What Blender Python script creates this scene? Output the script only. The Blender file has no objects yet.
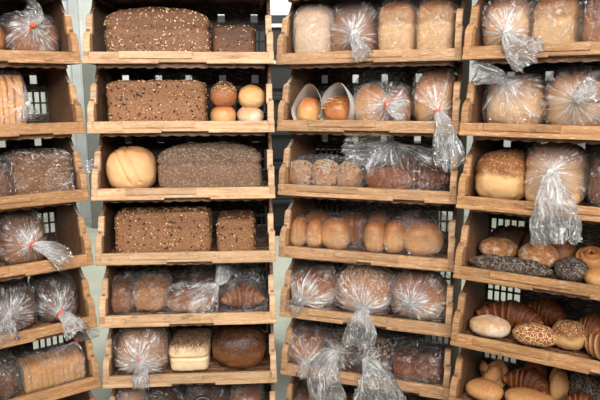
import bpy, bmesh, math, random
from mathutils import Vector, Matrix, noise

scene = bpy.context.scene
C = scene.collection
PI = math.pi

# ------------------------------------------------------------------ camera, light, exposure
CAM_Z = 1.245
cam_data = bpy.data.cameras.new('camera')
cam_data.sensor_width = 36.0
cam_data.lens = 37.537
cam = bpy.data.objects.new('camera', cam_data)
C.objects.link(cam)
PITCH, ROLL = 0.17478, -0.00425
fw = Vector((0, math.cos(PITCH), -math.sin(PITCH)))
rt = Vector((1, 0, 0))
up = rt.cross(fw)
r2 = rt * math.cos(ROLL) + up * math.sin(ROLL)
u2 = -rt * math.sin(ROLL) + up * math.cos(ROLL)
cam.matrix_world = Matrix(((r2.x, u2.x, -fw.x, 0), (r2.y, u2.y, -fw.y, 0), (r2.z, u2.z, -fw.z, CAM_Z), (0, 0, 0, 1)))
scene.camera = cam

world = bpy.data.worlds.new('World')
scene.world = world
world.use_nodes = True
world.node_tree.nodes['Background'].inputs[0].default_value = (0.95, 0.97, 1.0, 1)
world.node_tree.nodes['Background'].inputs[1].default_value = 0.045


def area(name, loc, target, sx, sy, power, col=(1, 0.97, 0.92)):
    d = bpy.data.lights.new(name, 'AREA')
    d.shape = 'RECTANGLE'
    d.size, d.size_y, d.energy, d.color = sx, sy, power, col
    o = bpy.data.objects.new(name, d)
    C.objects.link(o)
    o.location = loc
    v = Vector(target) - Vector(loc)
    o.rotation_euler = v.to_track_quat('-Z', 'Y').to_euler()
    return o


# the shop's ceiling lamps in front of the shelves, a window behind the photographer, lamps over the hall beyond
area('ceiling_lamp_near', (-0.45, 0.1, 3.0), (-0.45, 1.75, 1.1), 1.3, 0.35, 44)
area('ceiling_lamp_near_2', (0.75, 0.0, 3.0), (0.35, 1.8, 1.1), 1.3, 0.35, 7)
area('window_behind', (0.5, -1.4, 2.5), (-0.5, 1.9, 1.3), 2.6, 1.2, 58, (1.0, 0.985, 0.96)).data.spread = math.radians(100)
area('side_glint_light', (-3.6, -0.6, 1.9), (0.2, 1.9, 1.0), 1.2, 1.6, 26, (1.0, 0.985, 0.96))  # unseen side light, added to give the bag film glints
area('ceiling_lamp_hall', (-0.4, 4.2, 3.1), (-0.4, 4.6, 0.0), 2.5, 1.0, 165, (0.97, 1, 0.96))

vs = scene.view_settings
vs.view_transform = 'Standard'
vs.look = 'None'
vs.gamma = 1.0
vs.use_curve_mapping = False
vs.exposure = 0.08
scene.cycles.transparent_max_bounces = 24


# ------------------------------------------------------------------ materials
def s2l(r, g, b):
    f = lambda c: (c / 255 / 12.92) if c / 255 <= 0.04045 else ((c / 255 + 0.055) / 1.055) ** 2.4
    return (f(r), f(g), f(b), 1)


class NT:
    def __init__(self, name):
        self.m = bpy.data.materials.new(name)
        self.m.use_nodes = True
        self.t = self.m.node_tree
        self.n = self.t.nodes
        self.n.clear()
        self.out = self.n.new('ShaderNodeOutputMaterial')

    def add(self, typ, **kw):
        n = self.n.new(typ)
        for k, v in kw.items():
            if k.startswith('i_'):
                n.inputs[k[2:].replace('_', ' ')].default_value = v
            else:
                setattr(n, k, v)
        return n

    def link(self, a, ao, b, bi):
        self.t.links.new(a.outputs[ao], b.inputs[bi])

    def ramp(self, src, so, stops):
        r = self.add('ShaderNodeValToRGB')
        e = r.color_ramp.elements
        while len(e) < len(stops):
            e.new(0.5)
        for el, (p, c) in zip(e, stops):
            el.position = p
            el.color = c if len(c) == 4 else (*c, 1)
        self.link(src, so, r, 'Fac')
        return r

    def mix(self, fac, a, b):
        m = self.add('ShaderNodeMix', data_type='RGBA')
        if isinstance(fac, tuple):
            self.link(fac[0], fac[1], m, 0)
        else:
            m.inputs[0].default_value = fac
        for idx, v in ((6, a), (7, b)):
            if isinstance(v, tuple) and len(v) == 4:
                m.inputs[idx].default_value = v
            else:
                self.t.links.new(v[0].outputs[v[1]], m.inputs[idx])
        return m


def plain(name, col, rough=0.6, metal=0.0, bump=0.0, scale=40):
    k = NT(name)
    b = k.add('ShaderNodeBsdfPrincipled', i_Roughness=rough, i_Metallic=metal)
    tc = k.add('ShaderNodeTexCoord')
    nz = k.add('ShaderNodeTexNoise', i_Scale=scale, i_Detail=4.0)
    k.link(tc, 'Object', nz, 'Vector')
    c2 = tuple(x * 0.82 for x in col[:3]) + (1,)
    r = k.ramp(nz, 'Fac', [(0.3, c2), (0.7, col)])
    k.link(r, 'Color', b, 'Base Color')
    if bump:
        bp = k.add('ShaderNodeBump', i_Strength=bump, i_Distance=0.002)
        k.link(nz, 'Fac', bp, 'Height')
        k.link(bp, 'Normal', b, 'Normal')
    k.link(b, 'BSDF', k.out, 'Surface')
    return k.m


def wood_mat(name, light, mid, dark):
    k = NT(name)
    b = k.add('ShaderNodeBsdfPrincipled', i_Roughness=0.55)
    tc = k.add('ShaderNodeTexCoord')
    oi = k.add('ShaderNodeObjectInfo')
    add = k.add('ShaderNodeVectorMath', operation='MULTIPLY_ADD')
    cmb = k.add('ShaderNodeCombineXYZ')
    for i in range(3):
        k.link(oi, 'Random', cmb, i)
    add.inputs[1].default_value = (1, 1, 1)
    sc = k.add('ShaderNodeVectorMath', operation='SCALE')
    sc.inputs['Scale'].default_value = 40.0
    k.link(cmb, 0, sc, 0)
    k.link(tc, 'Object', add, 0)
    k.link(sc, 0, add, 2)
    mp = k.add('ShaderNodeMapping')
    mp.inputs['Scale'].default_value = (5, 30, 55)
    k.link(add, 0, mp, 'Vector')
    g = k.add('ShaderNodeTexNoise', i_Scale=1.6, i_Detail=6.0, i_Roughness=0.62, i_Distortion=0.5)
    k.link(mp, 'Vector', g, 'Vector')
    r = k.ramp(g, 'Fac', [(0.25, dark), (0.5, mid), (0.75, light)])
    # scuffs and dirt
    d = k.add('ShaderNodeTexNoise', i_Scale=17.0, i_Detail=8.0, i_Roughness=0.7)
    k.link(add, 0, d, 'Vector')
    dr = k.ramp(d, 'Fac', [(0.57, (0, 0, 0)), (0.74, (1, 1, 1))])
    m1 = k.mix((dr, 'Color'), (r, 'Color'), tuple(x * 0.42 for x in dark[:3]) + (1,))
    d2 = k.add('ShaderNodeTexNoise', i_Scale=9.0, i_Detail=7.0)
    k.link(mp, 'Vector', d2, 'Vector')
    dr2 = k.ramp(d2, 'Fac', [(0.55, (0, 0, 0)), (0.72, (0.65, 0.65, 0.65))])
    m2 = k.mix((dr2, 'Color'), (m1, 2), s2l(232, 212, 184))
    hsv = k.add('ShaderNodeHueSaturation')
    mr = k.add('ShaderNodeMapRange')
    mr.inputs['To Min'].default_value = 0.82
    mr.inputs['To Max'].default_value = 1.1
    k.link(oi, 'Random', mr, 'Value')
    k.link(mr, 'Result', hsv, 'Value')
    k.link(m2, 2, hsv, 'Color')
    k.link(hsv, 'Color', b, 'Base Color')
    bp = k.add('ShaderNodeBump', i_Strength=0.35, i_Distance=0.0015)
    k.link(d, 'Fac', bp, 'Height')
    k.link(bp, 'Normal', b, 'Normal')
    k.link(b, 'BSDF', k.out, 'Surface')
    return k.m


def crust(name, side, top, speck=None, lo=0.45, hi=0.8, rough=0.5, speck_amt=0.5, flour=0.0, flour_col=(232, 220, 202),
          bump=0.5, crack=None, nscale=28, flour_scale=14, ridge=None, spec=0.35):
    """Baked crust: pale sides browning towards the top, mottling, optional flour dust, optional crackle."""
    k = NT(name)
    b = k.add('ShaderNodeBsdfPrincipled', i_Roughness=rough)
    b.inputs['Specular IOR Level'].default_value = spec
    tc = k.add('ShaderNodeTexCoord')
    sep = k.add('ShaderNodeSeparateXYZ')
    k.link(tc, 'Generated', sep, 0)
    n1 = k.add('ShaderNodeTexNoise', i_Scale=nscale, i_Detail=6.0, i_Roughness=0.65)
    k.link(tc, 'Object', n1, 'Vector')
    ad = k.add('ShaderNodeMath', operation='MULTIPLY_ADD')
    ad.inputs[1].default_value = 0.5
    k.link(n1, 'Fac', ad, 0)
    sub = k.add('ShaderNodeMath', operation='SUBTRACT')
    sub.inputs[1].default_value = 0.25
    k.link(sep, 'Z', sub, 0)
    k.link(sub, 0, ad, 2)
    r = k.ramp(ad, 0, [(lo, s2l(*side)), (hi, s2l(*top))])
    last = (r, 'Color')
    if speck:
        n2 = k.add('ShaderNodeTexNoise', i_Scale=170.0, i_Detail=3.0)
        k.link(tc, 'Object', n2, 'Vector')
        r2_ = k.ramp(n2, 'Fac', [(0.5, (0, 0, 0)), (0.66, (speck_amt,) * 3)])
        last = (k.mix((r2_, 'Color'), last, s2l(*speck)), 2)
    if ridge:
        at = k.add('ShaderNodeAttribute', attribute_name='ridge')
        last = (k.mix((at, 'Fac'), last, s2l(*ridge)), 2)
    h = n1
    ho = 'Fac'
    if crack:
        v = k.add('ShaderNodeTexVoronoi', feature='DISTANCE_TO_EDGE', i_Scale=crack[1])
        wv = k.add('ShaderNodeVectorMath', operation='MULTIPLY_ADD')
        n3 = k.add('ShaderNodeTexNoise', i_Scale=30.0)
        k.link(tc, 'Object', n3, 'Vector')
        wv.inputs[1].default_value = (0.02, 0.02, 0.02)
        k.link(n3, 'Color', wv, 0)
        k.link(tc, 'Object', wv, 2)
        k.link(wv, 0, v, 'Vector')
        rc = k.ramp(v, 'Distance', [(crack[2], (1, 1, 1)), (crack[2] * 2.2, (0, 0, 0))])
        last = (k.mix((rc, 'Color'), last, s2l(*crack[0])), 2)
    if flour:
        n4 = k.add('ShaderNodeTexNoise', i_Scale=flour_scale, i_Detail=9.0, i_Roughness=0.72)
        k.link(tc, 'Object', n4, 'Vector')
        rf = k.ramp(n4, 'Fac', [(0.62 - 0.3 * flour, (0, 0, 0)), (0.72 - 0.2 * flour, (min(1, 0.5 + flour * 0.5),) * 3)])
        last = (k.mix((rf, 'Color'), last, s2l(*flour_col)), 2)
    k.t.links.new(last[0].outputs[last[1]], b.inputs['Base Color'])
    nb = k.add('ShaderNodeTexNoise', i_Scale=110.0, i_Detail=5.0, i_Roughness=0.7)
    k.link(tc, 'Object', nb, 'Vector')
    bp = k.add('ShaderNodeBump', i_Strength=bump, i_Distance=0.003)
    k.link(nb, 'Fac', bp, 'Height')
    k.link(bp, 'Normal', b, 'Normal')
    k.link(b, 'BSDF', k.out, 'Surface')
    return k.m


def bag_mat(name, tint=(0.96, 0.965, 0.97), haze=0.015, gather=0.75, line=0.65, gloss=0.12):
    """Thin clear film: mostly see-through, glossy on the crinkles, milky where it is gathered into many layers."""
    k = NT(name)
    tc = k.add('ShaderNodeTexCoord')
    fa = k.add('ShaderNodeAttribute', attribute_name='film')
    pull = k.add('ShaderNodeAttribute', attribute_name='pull')
    at = k.add('ShaderNodeAttribute', attribute_name='gather')

    def math_(op, a, b_, c=None, clamp=False):
        m = k.add('ShaderNodeMath', operation=op)
        m.use_clamp = clamp
        for i, v in enumerate((a, b_, c)):
            if v is None:
                continue
            if isinstance(v, (int, float)):
                m.inputs[i].default_value = v
            else:
                k.t.links.new(v[0].outputs[v[1]], m.inputs[i])
        return (m, 0)
    # crumple: facets with sharp creases
    n1 = k.add('ShaderNodeTexNoise', i_Scale=26.0, i_Detail=2.5, i_Roughness=0.5, i_Distortion=1.3)
    k.link(tc, 'Object', n1, 'Vector')
    wv = k.add('ShaderNodeVectorMath', operation='MULTIPLY_ADD')
    wv.inputs[1].default_value = (0.06, 0.06, 0.06)
    k.link(n1, 'Color', wv, 0)
    k.link(tc, 'Object', wv, 2)
    v = k.add('ShaderNodeTexVoronoi', feature='DISTANCE_TO_EDGE', i_Scale=48.0)
    k.link(wv, 0, v, 'Vector')
    crum = math_('MULTIPLY_ADD', (v, 'Distance'), 0.9, (n1, 'Fac'))
    # pleats running to the tie
    st = k.add('ShaderNodeTexNoise', i_Scale=1.45, i_Detail=2.5, i_Roughness=0.55, i_Distortion=0.3)
    k.link(fa, 'Vector', st, 'Vector')
    stv = math_('MULTIPLY', (st, 'Fac'), 3.4)
    hmix = k.add('ShaderNodeMix', data_type='FLOAT')
    k.link(pull, 'Fac', hmix, 0)
    k.t.links.new(crum[0].outputs[0], hmix.inputs[2])
    k.t.links.new(stv[0].outputs[0], hmix.inputs[3])
    tot = math_('MULTIPLY_ADD', crum, 0.35, (hmix, 0))
    bp = k.add('ShaderNodeBump', i_Strength=1.0, i_Distance=0.028)
    k.t.links.new(tot[0].outputs[0], bp.inputs['Height'])
    gl = k.add('ShaderNodeBsdfGlossy', i_Roughness=0.09)
    gl.inputs['Color'].default_value = (1, 1, 1, 1)
    k.link(bp, 'Normal', gl, 'Normal')
    tr = k.add('ShaderNodeBsdfTransparent')
    tr.inputs['Color'].default_value = (*tint, 1)
    df = k.add('ShaderNodeBsdfDiffuse')
    df.inputs['Color'].default_value = (0.9, 0.9, 0.9, 1)
    tl = k.add('ShaderNodeBsdfTranslucent')
    tl.inputs['Color'].default_value = (0.9, 0.9, 0.9, 1)
    milk = k.add('ShaderNodeMixShader')
    milk.inputs[0].default_value = 0.25
    k.link(df, 0, milk, 1)
    k.link(tl, 0, milk, 2)
    # painted glints: thin white lines along the folds and pleats
    r1 = k.ramp(st, 'Fac', [(0.465, (0, 0, 0)), (0.5, (1, 1, 1)), (0.535, (0, 0, 0)), (0.615, (0, 0, 0)), (0.645, (0.9, 0.9, 0.9)), (0.675, (0, 0, 0))])
    r2_ = k.ramp(n1, 'Fac', [(0.48, (0, 0, 0)), (0.5, (1, 1, 1)), (0.52, (0, 0, 0)), (0.6, (0, 0, 0)), (0.62, (0.9, 0.9, 0.9)), (0.635, (0, 0, 0))])
    n6 = k.add('ShaderNodeTexNoise', i_Scale=16.0, i_Detail=2.0)
    k.link(tc, 'Object', n6, 'Vector')
    r3 = k.ramp(n6, 'Fac', [(0.44, (0, 0, 0)), (0.56, (1, 1, 1))])
    fold_glint = math_('MULTIPLY', (r2_, 'Color'), (r3, 'Color'))
    fold_glint = math_('MULTIPLY', fold_glint, line)
    r4 = k.ramp(n6, 'Fac', [(0.38, (0.12, 0.12, 0.12)), (0.58, (1, 1, 1))])
    pl = math_('MULTIPLY', (r1, 'Color'), (pull, 'Fac'))
    pl = math_('MULTIPLY', pl, (r4, 'Color'))
    pl = math_('MULTIPLY', pl, line * 1.5)
    g1 = math_('MULTIPLY_ADD', (at, 'Fac'), gather, haze)
    g2 = math_('ADD', g1, fold_glint)
    g3 = math_('ADD', g2, pl, None, True)
    base = k.add('ShaderNodeMixShader')
    k.t.links.new(g3[0].outputs[0], base.inputs[0])
    k.link(tr, 0, base, 1)
    k.link(milk, 0, base, 2)
    lw = k.add('ShaderNodeLayerWeight')
    lw.inputs['Blend'].default_value = 0.5
    k.link(bp, 'Normal', lw, 'Normal')
    pw = math_('POWER', (lw, 'Facing'), 3.0)
    fr = math_('MULTIPLY_ADD', pw, 0.35, gloss)
    fin = k.add('ShaderNodeMixShader')
    k.t.links.new(fr[0].outputs[0], fin.inputs[0])
    k.link(base, 0, fin, 1)
    k.link(gl, 0, fin, 2)
    k.link(fin, 0, k.out, 'Surface')
    return k.m


M = {}
M['wood'] = wood_mat('crate_board', s2l(216, 181, 145), s2l(195, 155, 115), s2l(152, 112, 77))
M['wood_warm'] = wood_mat('warm_crate_board', s2l(196, 150, 104), s2l(172, 124, 78), s2l(132, 90, 52))  # warmer wood tone, darkened too for the dimmer light on the rightmost stack
M['wood_mid'] = wood_mat('mid_crate_board', s2l(200, 160, 120), s2l(176, 134, 94), s2l(136, 98, 64))
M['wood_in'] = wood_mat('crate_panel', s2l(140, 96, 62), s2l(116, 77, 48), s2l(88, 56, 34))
M['wood_shaded'] = wood_mat('crate_back', s2l(66, 48, 36), s2l(50, 36, 26), s2l(36, 26, 20))  # same boards with the shade inside the crate put into the colour
M['seeded_mid'] = crust('brown_seeded_crust', (130, 90, 64), (104, 68, 46), speck=(66, 42, 28), rough=0.65, speck_amt=0.75, bump=0.8)
M['seeded'] = crust('seeded_crust', (152, 106, 72), (130, 88, 58), speck=(70, 42, 26), rough=0.65, speck_amt=0.75, bump=0.8)
M['seeded_dark'] = crust('dark_seeded_crust', (112, 74, 50), (84, 52, 36), speck=(52, 32, 22), rough=0.6, speck_amt=0.8, bump=0.8)
M['rye'] = crust('rye_crust', (116, 86, 66), (84, 64, 50), speck=(170, 150, 128), rough=0.75, speck_amt=0.55, flour=0.22, flour_col=(150, 130, 110), bump=0.9, flour_scale=60)
M['white'] = crust('white_loaf_crust', (226, 182, 134), (140, 82, 42), lo=0.54, hi=0.86, speck=(196, 150, 102), speck_amt=0.4, rough=0.6, bump=0.3)
M['softpale'] = crust('soft_pale_crust', (226, 178, 126), (196, 140, 88), lo=0.5, hi=1.0, speck=(200, 150, 100), speck_amt=0.3, rough=0.6, bump=0.3)
M['white_low'] = crust('pale_loaf_crust', (230, 196, 156), (198, 144, 92), lo=0.6, hi=1.0, speck=(206, 166, 122), speck_amt=0.4, rough=0.6, bump=0.3)
M['tinflour'] = crust('tin_loaf_crust', (236, 204, 160), (112, 68, 38), lo=0.62, hi=0.92, speck=(232, 210, 176), speck_amt=0.6, flour=0.25, rough=0.6, flour_scale=70, bump=0.5)
M['golden'] = crust('golden_crust', (228, 174, 114), (172, 104, 54), lo=0.3, hi=0.9, rough=0.4, bump=0.3, spec=0.5)
M['amber'] = crust('amber_crust', (188, 120, 70), (130, 72, 38), lo=0.35, hi=0.95, rough=0.34, bump=0.15, spec=0.5)
M['mahogany'] = crust('mahogany_crust', (150, 84, 48), (92, 46, 26), lo=0.3, hi=0.9, rough=0.3, bump=0.2, spec=0.5)
M['softroll'] = crust('soft_roll_crust', (212, 162, 106), (180, 122, 70), lo=0.3, hi=0.9, speck=(222, 184, 132), speck_amt=0.4, rough=0.6, bump=0.4)
M['paleroll'] = crust('pale_roll_crust', (220, 176, 122), (196, 138, 82), lo=0.4, hi=0.9, rough=0.6, flour=0.16, bump=0.3)
M['dusty'] = crust('dusty_roll_crust', (214, 176, 132), (190, 146, 104), flour=0.55, rough=0.8, bump=0.4)
M['brown'] = crust('brown_crust', (158, 100, 60), (108, 62, 34), speck=(190, 140, 92), speck_amt=0.35, rough=0.5, bump=0.5)
M['dark'] = crust('dark_crust', (110, 68, 42), (66, 38, 24), speck=(150, 104, 70), speck_amt=0.4, rough=0.5, bump=0.6)
M['darkround'] = crust('dark_round_crust', (134, 84, 50), (58, 34, 22), lo=0.2, hi=0.75, speck=(160, 116, 80), speck_amt=0.35, rough=0.36, bump=0.7, nscale=16)
M['floury'] = crust('floury_crust', (176, 116, 68), (140, 80, 42), flour=0.38, rough=0.6, bump=0.5, flour_scale=9)
M['oat'] = crust('oat_crust', (186, 130, 84), (150, 94, 54), speck=(226, 190, 146), speck_amt=0.8, rough=0.65, bump=0.7)
M['crusty'] = crust('crusty_roll', (176, 112, 62), (164, 100, 54), crack=((200, 154, 106), 80, 0.022), flour=0.42, rough=0.65, bump=0.6, flour_scale=40)
M['tiger'] = crust('tiger_roll', (160, 98, 50), (146, 84, 40), lo=0.3, hi=0.7, crack=((230, 202, 160), 78, 0.034), rough=0.6, bump=0.5)
M['croissant'] = crust('croissant_crust', (168, 98, 50), (120, 62, 30), lo=0.2, hi=0.8, rough=0.48, bump=0.7, speck=(96, 50, 24), speck_amt=0.5, ridge=(206, 142, 84), spec=0.35)
M['twist'] = crust('twist_crust', (150, 104, 66), (124, 82, 48), rough=0.6, bump=0.6, ridge=(198, 152, 102))
M['croissant_dark'] = crust('dark_croissant_crust', (128, 68, 36), (88, 44, 22), lo=0.2, hi=0.8, rough=0.48, bump=0.7, speck=(150, 92, 50), speck_amt=0.4, ridge=(178, 112, 64), spec=0.35)
M['blackbread'] = crust('black_bread_crust', (74, 58, 48), (52, 40, 34), speck=(184, 170, 154), speck_amt=0.6, flour=0.3, flour_col=(150, 138, 124), rough=0.8, bump=0.9, flour_scale=50)
M['sesame'] = crust('sesame_crust', (216, 170, 116), (128, 76, 38), lo=0.48, hi=0.64, speck=(214, 176, 126), speck_amt=0.35, rough=0.6, bump=0.5)
M['crumb'] = plain('crumb', s2l(232, 208, 172), 0.85, 0, 0.6, 90)
M['toast'] = crust('toast_crust', (232, 178, 118), (206, 142, 86), lo=0.5, hi=1.0, speck=(170, 112, 64), speck_amt=0.5, rough=0.65, bump=0.5)
M['seed_pale'] = plain('pale_seed', s2l(222, 192, 150), 0.6, 0, 0, 300)
M['seed_mid'] = plain('tan_seed', s2l(176, 138, 92), 0.6, 0, 0, 300)
M['seed_black'] = plain('dark_seed', s2l(58, 46, 36), 0.5, 0, 0, 300)
M['raisin'] = plain('raisin', s2l(36, 22, 20), 0.4, 0, 0, 200)
M['cheese'] = plain('baked_cheese', s2l(222, 168, 104), 0.6, 0, 0.4, 100)
M['bag'] = bag_mat('clear_film')
M['bag_milky'] = bag_mat('milky_film', haze=0.16, gather=0.6)
M['bag_thin'] = bag_mat('thin_clear_film', haze=0.01, gather=0.3, line=0.4, gloss=0.07)
M['tie'] = plain('orange_tie', s2l(226, 84, 34), 0.45, 0, 0, 100)
M['tie_white'] = plain('white_tie', s2l(226, 226, 222), 0.5, 0, 0, 100)
M['paper'] = plain('white_paper', s2l(216, 214, 208), 0.8, 0, 0.3, 60)
M['ink'] = plain('black_ink', s2l(30, 27, 26), 0.5, 0, 0, 60)
M['white_print'] = plain('white_label', s2l(226, 226, 220), 0.5, 0, 0, 60)
M['wall'] = plain('painted_wall', s2l(206, 208, 200), 0.8, 0, 0.1, 6)
M['door'] = plain('painted_door', s2l(222, 224, 220), 0.5, 0, 0, 6)
M['frame'] = plain('door_frame_paint', s2l(196, 199, 196), 0.5, 0, 0, 6)
M['floor'] = plain('sealed_concrete', s2l(172, 172, 156), 0.6, 0, 0.1, 5)
M['post'] = plain('grey_steel', s2l(124, 124, 118), 0.5, 0.2, 0, 10)
M['black'] = plain('black_enamel', s2l(17, 16, 16), 0.75, 0, 0, 10)
M['chrome'] = plain('brushed_steel', s2l(200, 202, 200), 0.35, 0.3, 0, 30)


# ------------------------------------------------------------------ mesh helpers
def mesh_of(name, verts, faces, smooth=False):
    me = bpy.data.meshes.new(name)
    me.from_pydata(verts, [], faces)
    if smooth:
        me.polygons.foreach_set('use_smooth', [True] * len(me.polygons))
    me.update()
    return me


def ob(name, me, mat, parent=None, loc=(0, 0, 0), rot=(0, 0, 0)):
    o = bpy.data.objects.new(name, me)
    C.objects.link(o)
    if me is not None and mat is not None and len(me.materials) == 0:
        me.materials.append(M[mat])
    if parent is not None:
        o.parent = parent
    o.location = loc
    o.rotation_euler = rot
    return o


def boxes(name, lst, bevel=0.0):
    bm = bmesh.new()
    for (x0, x1, y0, y1, z0, z1) in lst:
        m = Matrix.Translation(((x0 + x1) / 2, (y0 + y1) / 2, (z0 + z1) / 2)) @ Matrix.Diagonal((x1 - x0, y1 - y0, z1 - z0, 1))
        bmesh.ops.create_cube(bm, size=1.0, matrix=m)
    if bevel:
        bmesh.ops.bevel(bm, geom=bm.edges[:], offset=bevel, segments=1, affect='EDGES')
    me = bpy.data.meshes.new(name)
    bm.to_mesh(me)
    bm.free()
    return me


def prism_x(name, prof, x0, x1, bevel=0.0):
    """extrude a y-z outline along x"""
    bm = bmesh.new()
    a = [bm.verts.new((x0, y, z)) for y, z in prof]
    b = [bm.verts.new((x1, y, z)) for y, z in prof]
    n = len(prof)
    bm.faces.new(a)
    bm.faces.new(b[::-1])
    for i in range(n):
        bm.faces.new((a[i], b[i], b[(i + 1) % n], a[(i + 1) % n]))
    bmesh.ops.recalc_face_normals(bm, faces=bm.faces[:])
    if bevel:
        bmesh.ops.bevel(bm, geom=bm.edges[:], offset=bevel, segments=1, affect='EDGES')
    me = bpy.data.meshes.new(name)
    bm.to_mesh(me)
    bm.free()
    return me


_cs = {}


def cube_sphere(n):
    if n in _cs:
        return _cs[n]
    idx, pts, faces = {}, [], []

    def vid(i, j, k):
        key = (i, j, k)
        if key not in idx:
            idx[key] = len(pts)
            w = lambda t: math.tan((2 * t / n - 1) * PI / 4)
            pts.append((w(i), w(j), w(k)))
        return idx[key]
    for a in range(n):
        for b in range(n):
            for s in (0, n):
                q = [vid(s, a, b), vid(s, a + 1, b), vid(s, a + 1, b + 1), vid(s, a, b + 1)]
                faces.append(q if s else q[::-1])
                q = [vid(a, s, b), vid(a, s, b + 1), vid(a + 1, s, b + 1), vid(a + 1, s, b)]
                faces.append(q if s else q[::-1])
                q = [vid(a, b, s), vid(a + 1, b, s), vid(a + 1, b + 1, s), vid(a, b + 1, s)]
                faces.append(q if s else q[::-1])
    _cs[n] = (pts, faces)
    return _cs[n]


def bread_mesh(name, w, L, h, seed, nxy=4.0, nt=3.0, nb=5.0, dome=0.0, waist=None, bulge=0.0, grooves=(), amp=0.003, freq=14.0, n=18, hump=None):
    """Baked loaf, base at z=0, centred on x and y. nxy: plan squareness, nt/nb: squareness of the upper and lower half."""
    rnd = random.Random(seed)
    off = Vector((rnd.random() * 50, rnd.random() * 50, rnd.random() * 50))
    pts, faces = cube_sphere(n)
    a, b, c = w / 2, L / 2, h / 2
    vs_ = []
    for p in pts:
        d = Vector(p).normalized()
        axy = (abs(d.x) ** nxy + abs(d.y) ** nxy) ** (1 / nxy)
        nz = nt if d.z > 0 else nb
        r = 1 / ((axy ** nz + abs(d.z) ** nz) ** (1 / nz))
        x, y, z = d.x * r, d.y * r, d.z * r
        if dome and z > 0:
            z += dome * z * (1 - x * x * 0.9) * (1 - y * y * 0.8)
        s = 1.0
        if waist:
            zw, k = waist
            s -= k * math.exp(-((z - zw) / 0.09) ** 2)
            if z > zw:
                s += bulge * min(1, (z - zw) * 4)
        x, y = x * s, y * s
        if hump:
            z *= 1 + hump * math.sin(x * 3.1 + seed)
        q = Vector((x * a, y * b, z * c))
        g = 1.0
        for (gx, gy, gz, gc, gs, gk) in grooves:
            t = gx * x + gy * y + gz * z - gc
            if z > -0.6:
                g -= gk * math.exp(-(t / gs) ** 2)
        q *= g
        nn = noise.noise(q * freq + off) + 0.5 * noise.noise(q * freq * 2.7 + off) + 0.25 * noise.noise(q * freq * 6 + off)
        q += Vector((x, y, z)).normalized() * amp * nn
        vs_.append(q)
    lo = [min(v[i] for v in vs_) for i in range(3)]
    hi = [max(v[i] for v in vs_) for i in range(3)]
    out = [((v.x - (lo[0] + hi[0]) / 2) * w / (hi[0] - lo[0]), (v.y - (lo[1] + hi[1]) / 2) * L / (hi[1] - lo[1]), (v.z - lo[2]) * h / (hi[2] - lo[2])) for v in vs_]
    return mesh_of(name, out, faces, True)


def seeds_mesh(name, me, count, size, seed, zmin=0.0, top_only=False, flat=0.45, length=1.6):
    """many little grains pressed into the crust of a loaf"""
    rnd = random.Random(seed)
    ps = [p for p in me.polygons if p.center.z > zmin and p.normal.z > -0.3 and p.normal.y < 0.6 and (not top_only or p.normal.z > 0.25)]
    if not ps:
        return None
    ar = [p.area for p in ps]
    V, F = [], []
    for p in rnd.choices(ps, ar, k=count):
        vv = [me.vertices[i].co for i in p.vertices]
        u, v = rnd.random(), rnd.random()
        c = vv[0].lerp(vv[1], u).lerp(vv[-1].lerp(vv[2], u), v)
        nrm = p.normal
        t = nrm.orthogonal().normalized()
        t = Matrix.Rotation(rnd.random() * 6.28, 3, nrm) @ t
        bt = nrm.cross(t)
        s = size * rnd.uniform(0.65, 1.25)
        i0 = len(V)
        l, wd, hh = s * length / 2, s / 2, s * flat / 2
        V += [c + t * l, c + bt * wd, c - t * l, c - bt * wd, c + nrm * hh * 1.6, c - nrm * hh]
        for k in range(4):
            F.append((i0 + k, i0 + (k + 1) % 4, i0 + 4))
            F.append((i0 + (k + 1) % 4, i0 + k, i0 + 5))
    return mesh_of(name, V, F, True)


def set_attr(me, nm, vals):
    at = me.attributes.new(nm, 'FLOAT', 'POINT')
    at.data.foreach_set('value', vals)


def tube(name, path, radii, ns=16, flat=1.0, ridge_fn=None, close=True):
    """skin of a curved dough roll; ridge_fn(u, phi) -> (radius factor, ridge attribute)"""
    V, F, A = [], [], []
    n = len(path)
    for i, p in enumerate(path):
        p = Vector(p)
        t = (Vector(path[min(i + 1, n - 1)]) - Vector(path[max(i - 1, 0)])).normalized()
        zx = Vector((0, 0, 1))
        s = t.cross(zx)
        s = s.normalized() if s.length > 1e-4 else Vector((1, 0, 0))
        u_ = s.cross(t)
        for k in range(ns):
            ph = 2 * PI * k / ns
            rf, rd = ridge_fn(i / (n - 1), ph) if ridge_fn else (1, 0)
            V.append(p + (s * math.cos(ph) + u_ * math.sin(ph) * flat) * radii[i] * rf)
            A.append(rd)
    for i in range(n - 1):
        for k in range(ns):
            a, b = i * ns + k, i * ns + (k + 1) % ns
            F.append((a, b, b + ns, a + ns))
    if close:
        V += [Vector(path[0]), Vector(path[-1])]
        A += [0, 0]
        c0, c1 = len(V) - 2, len(V) - 1
        for k in range(ns):
            F.append((c0, (k + 1) % ns, k))
            F.append((c1, (n - 1) * ns + k, (n - 1) * ns + (k + 1) % ns))
    me = mesh_of(name, V, F, True)
    set_attr(me, 'ridge', A)
    return me


def fit_mesh(me, w, L, h):
    """scale a mesh into a w x L x h box standing on z=0"""
    co = [v.co.copy() for v in me.vertices]
    lo = [min(v[i] for v in co) for i in range(3)]
    hi = [max(v[i] for v in co) for i in range(3)]
    for v in me.vertices:
        v.co = ((v.co.x - (lo[0] + hi[0]) / 2) * w / (hi[0] - lo[0]), (v.co.y - (lo[1] + hi[1]) / 2) * L / (hi[1] - lo[1]), (v.co.z - lo[2]) * h / (hi[2] - lo[2]))
    me.update()
    return me


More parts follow.
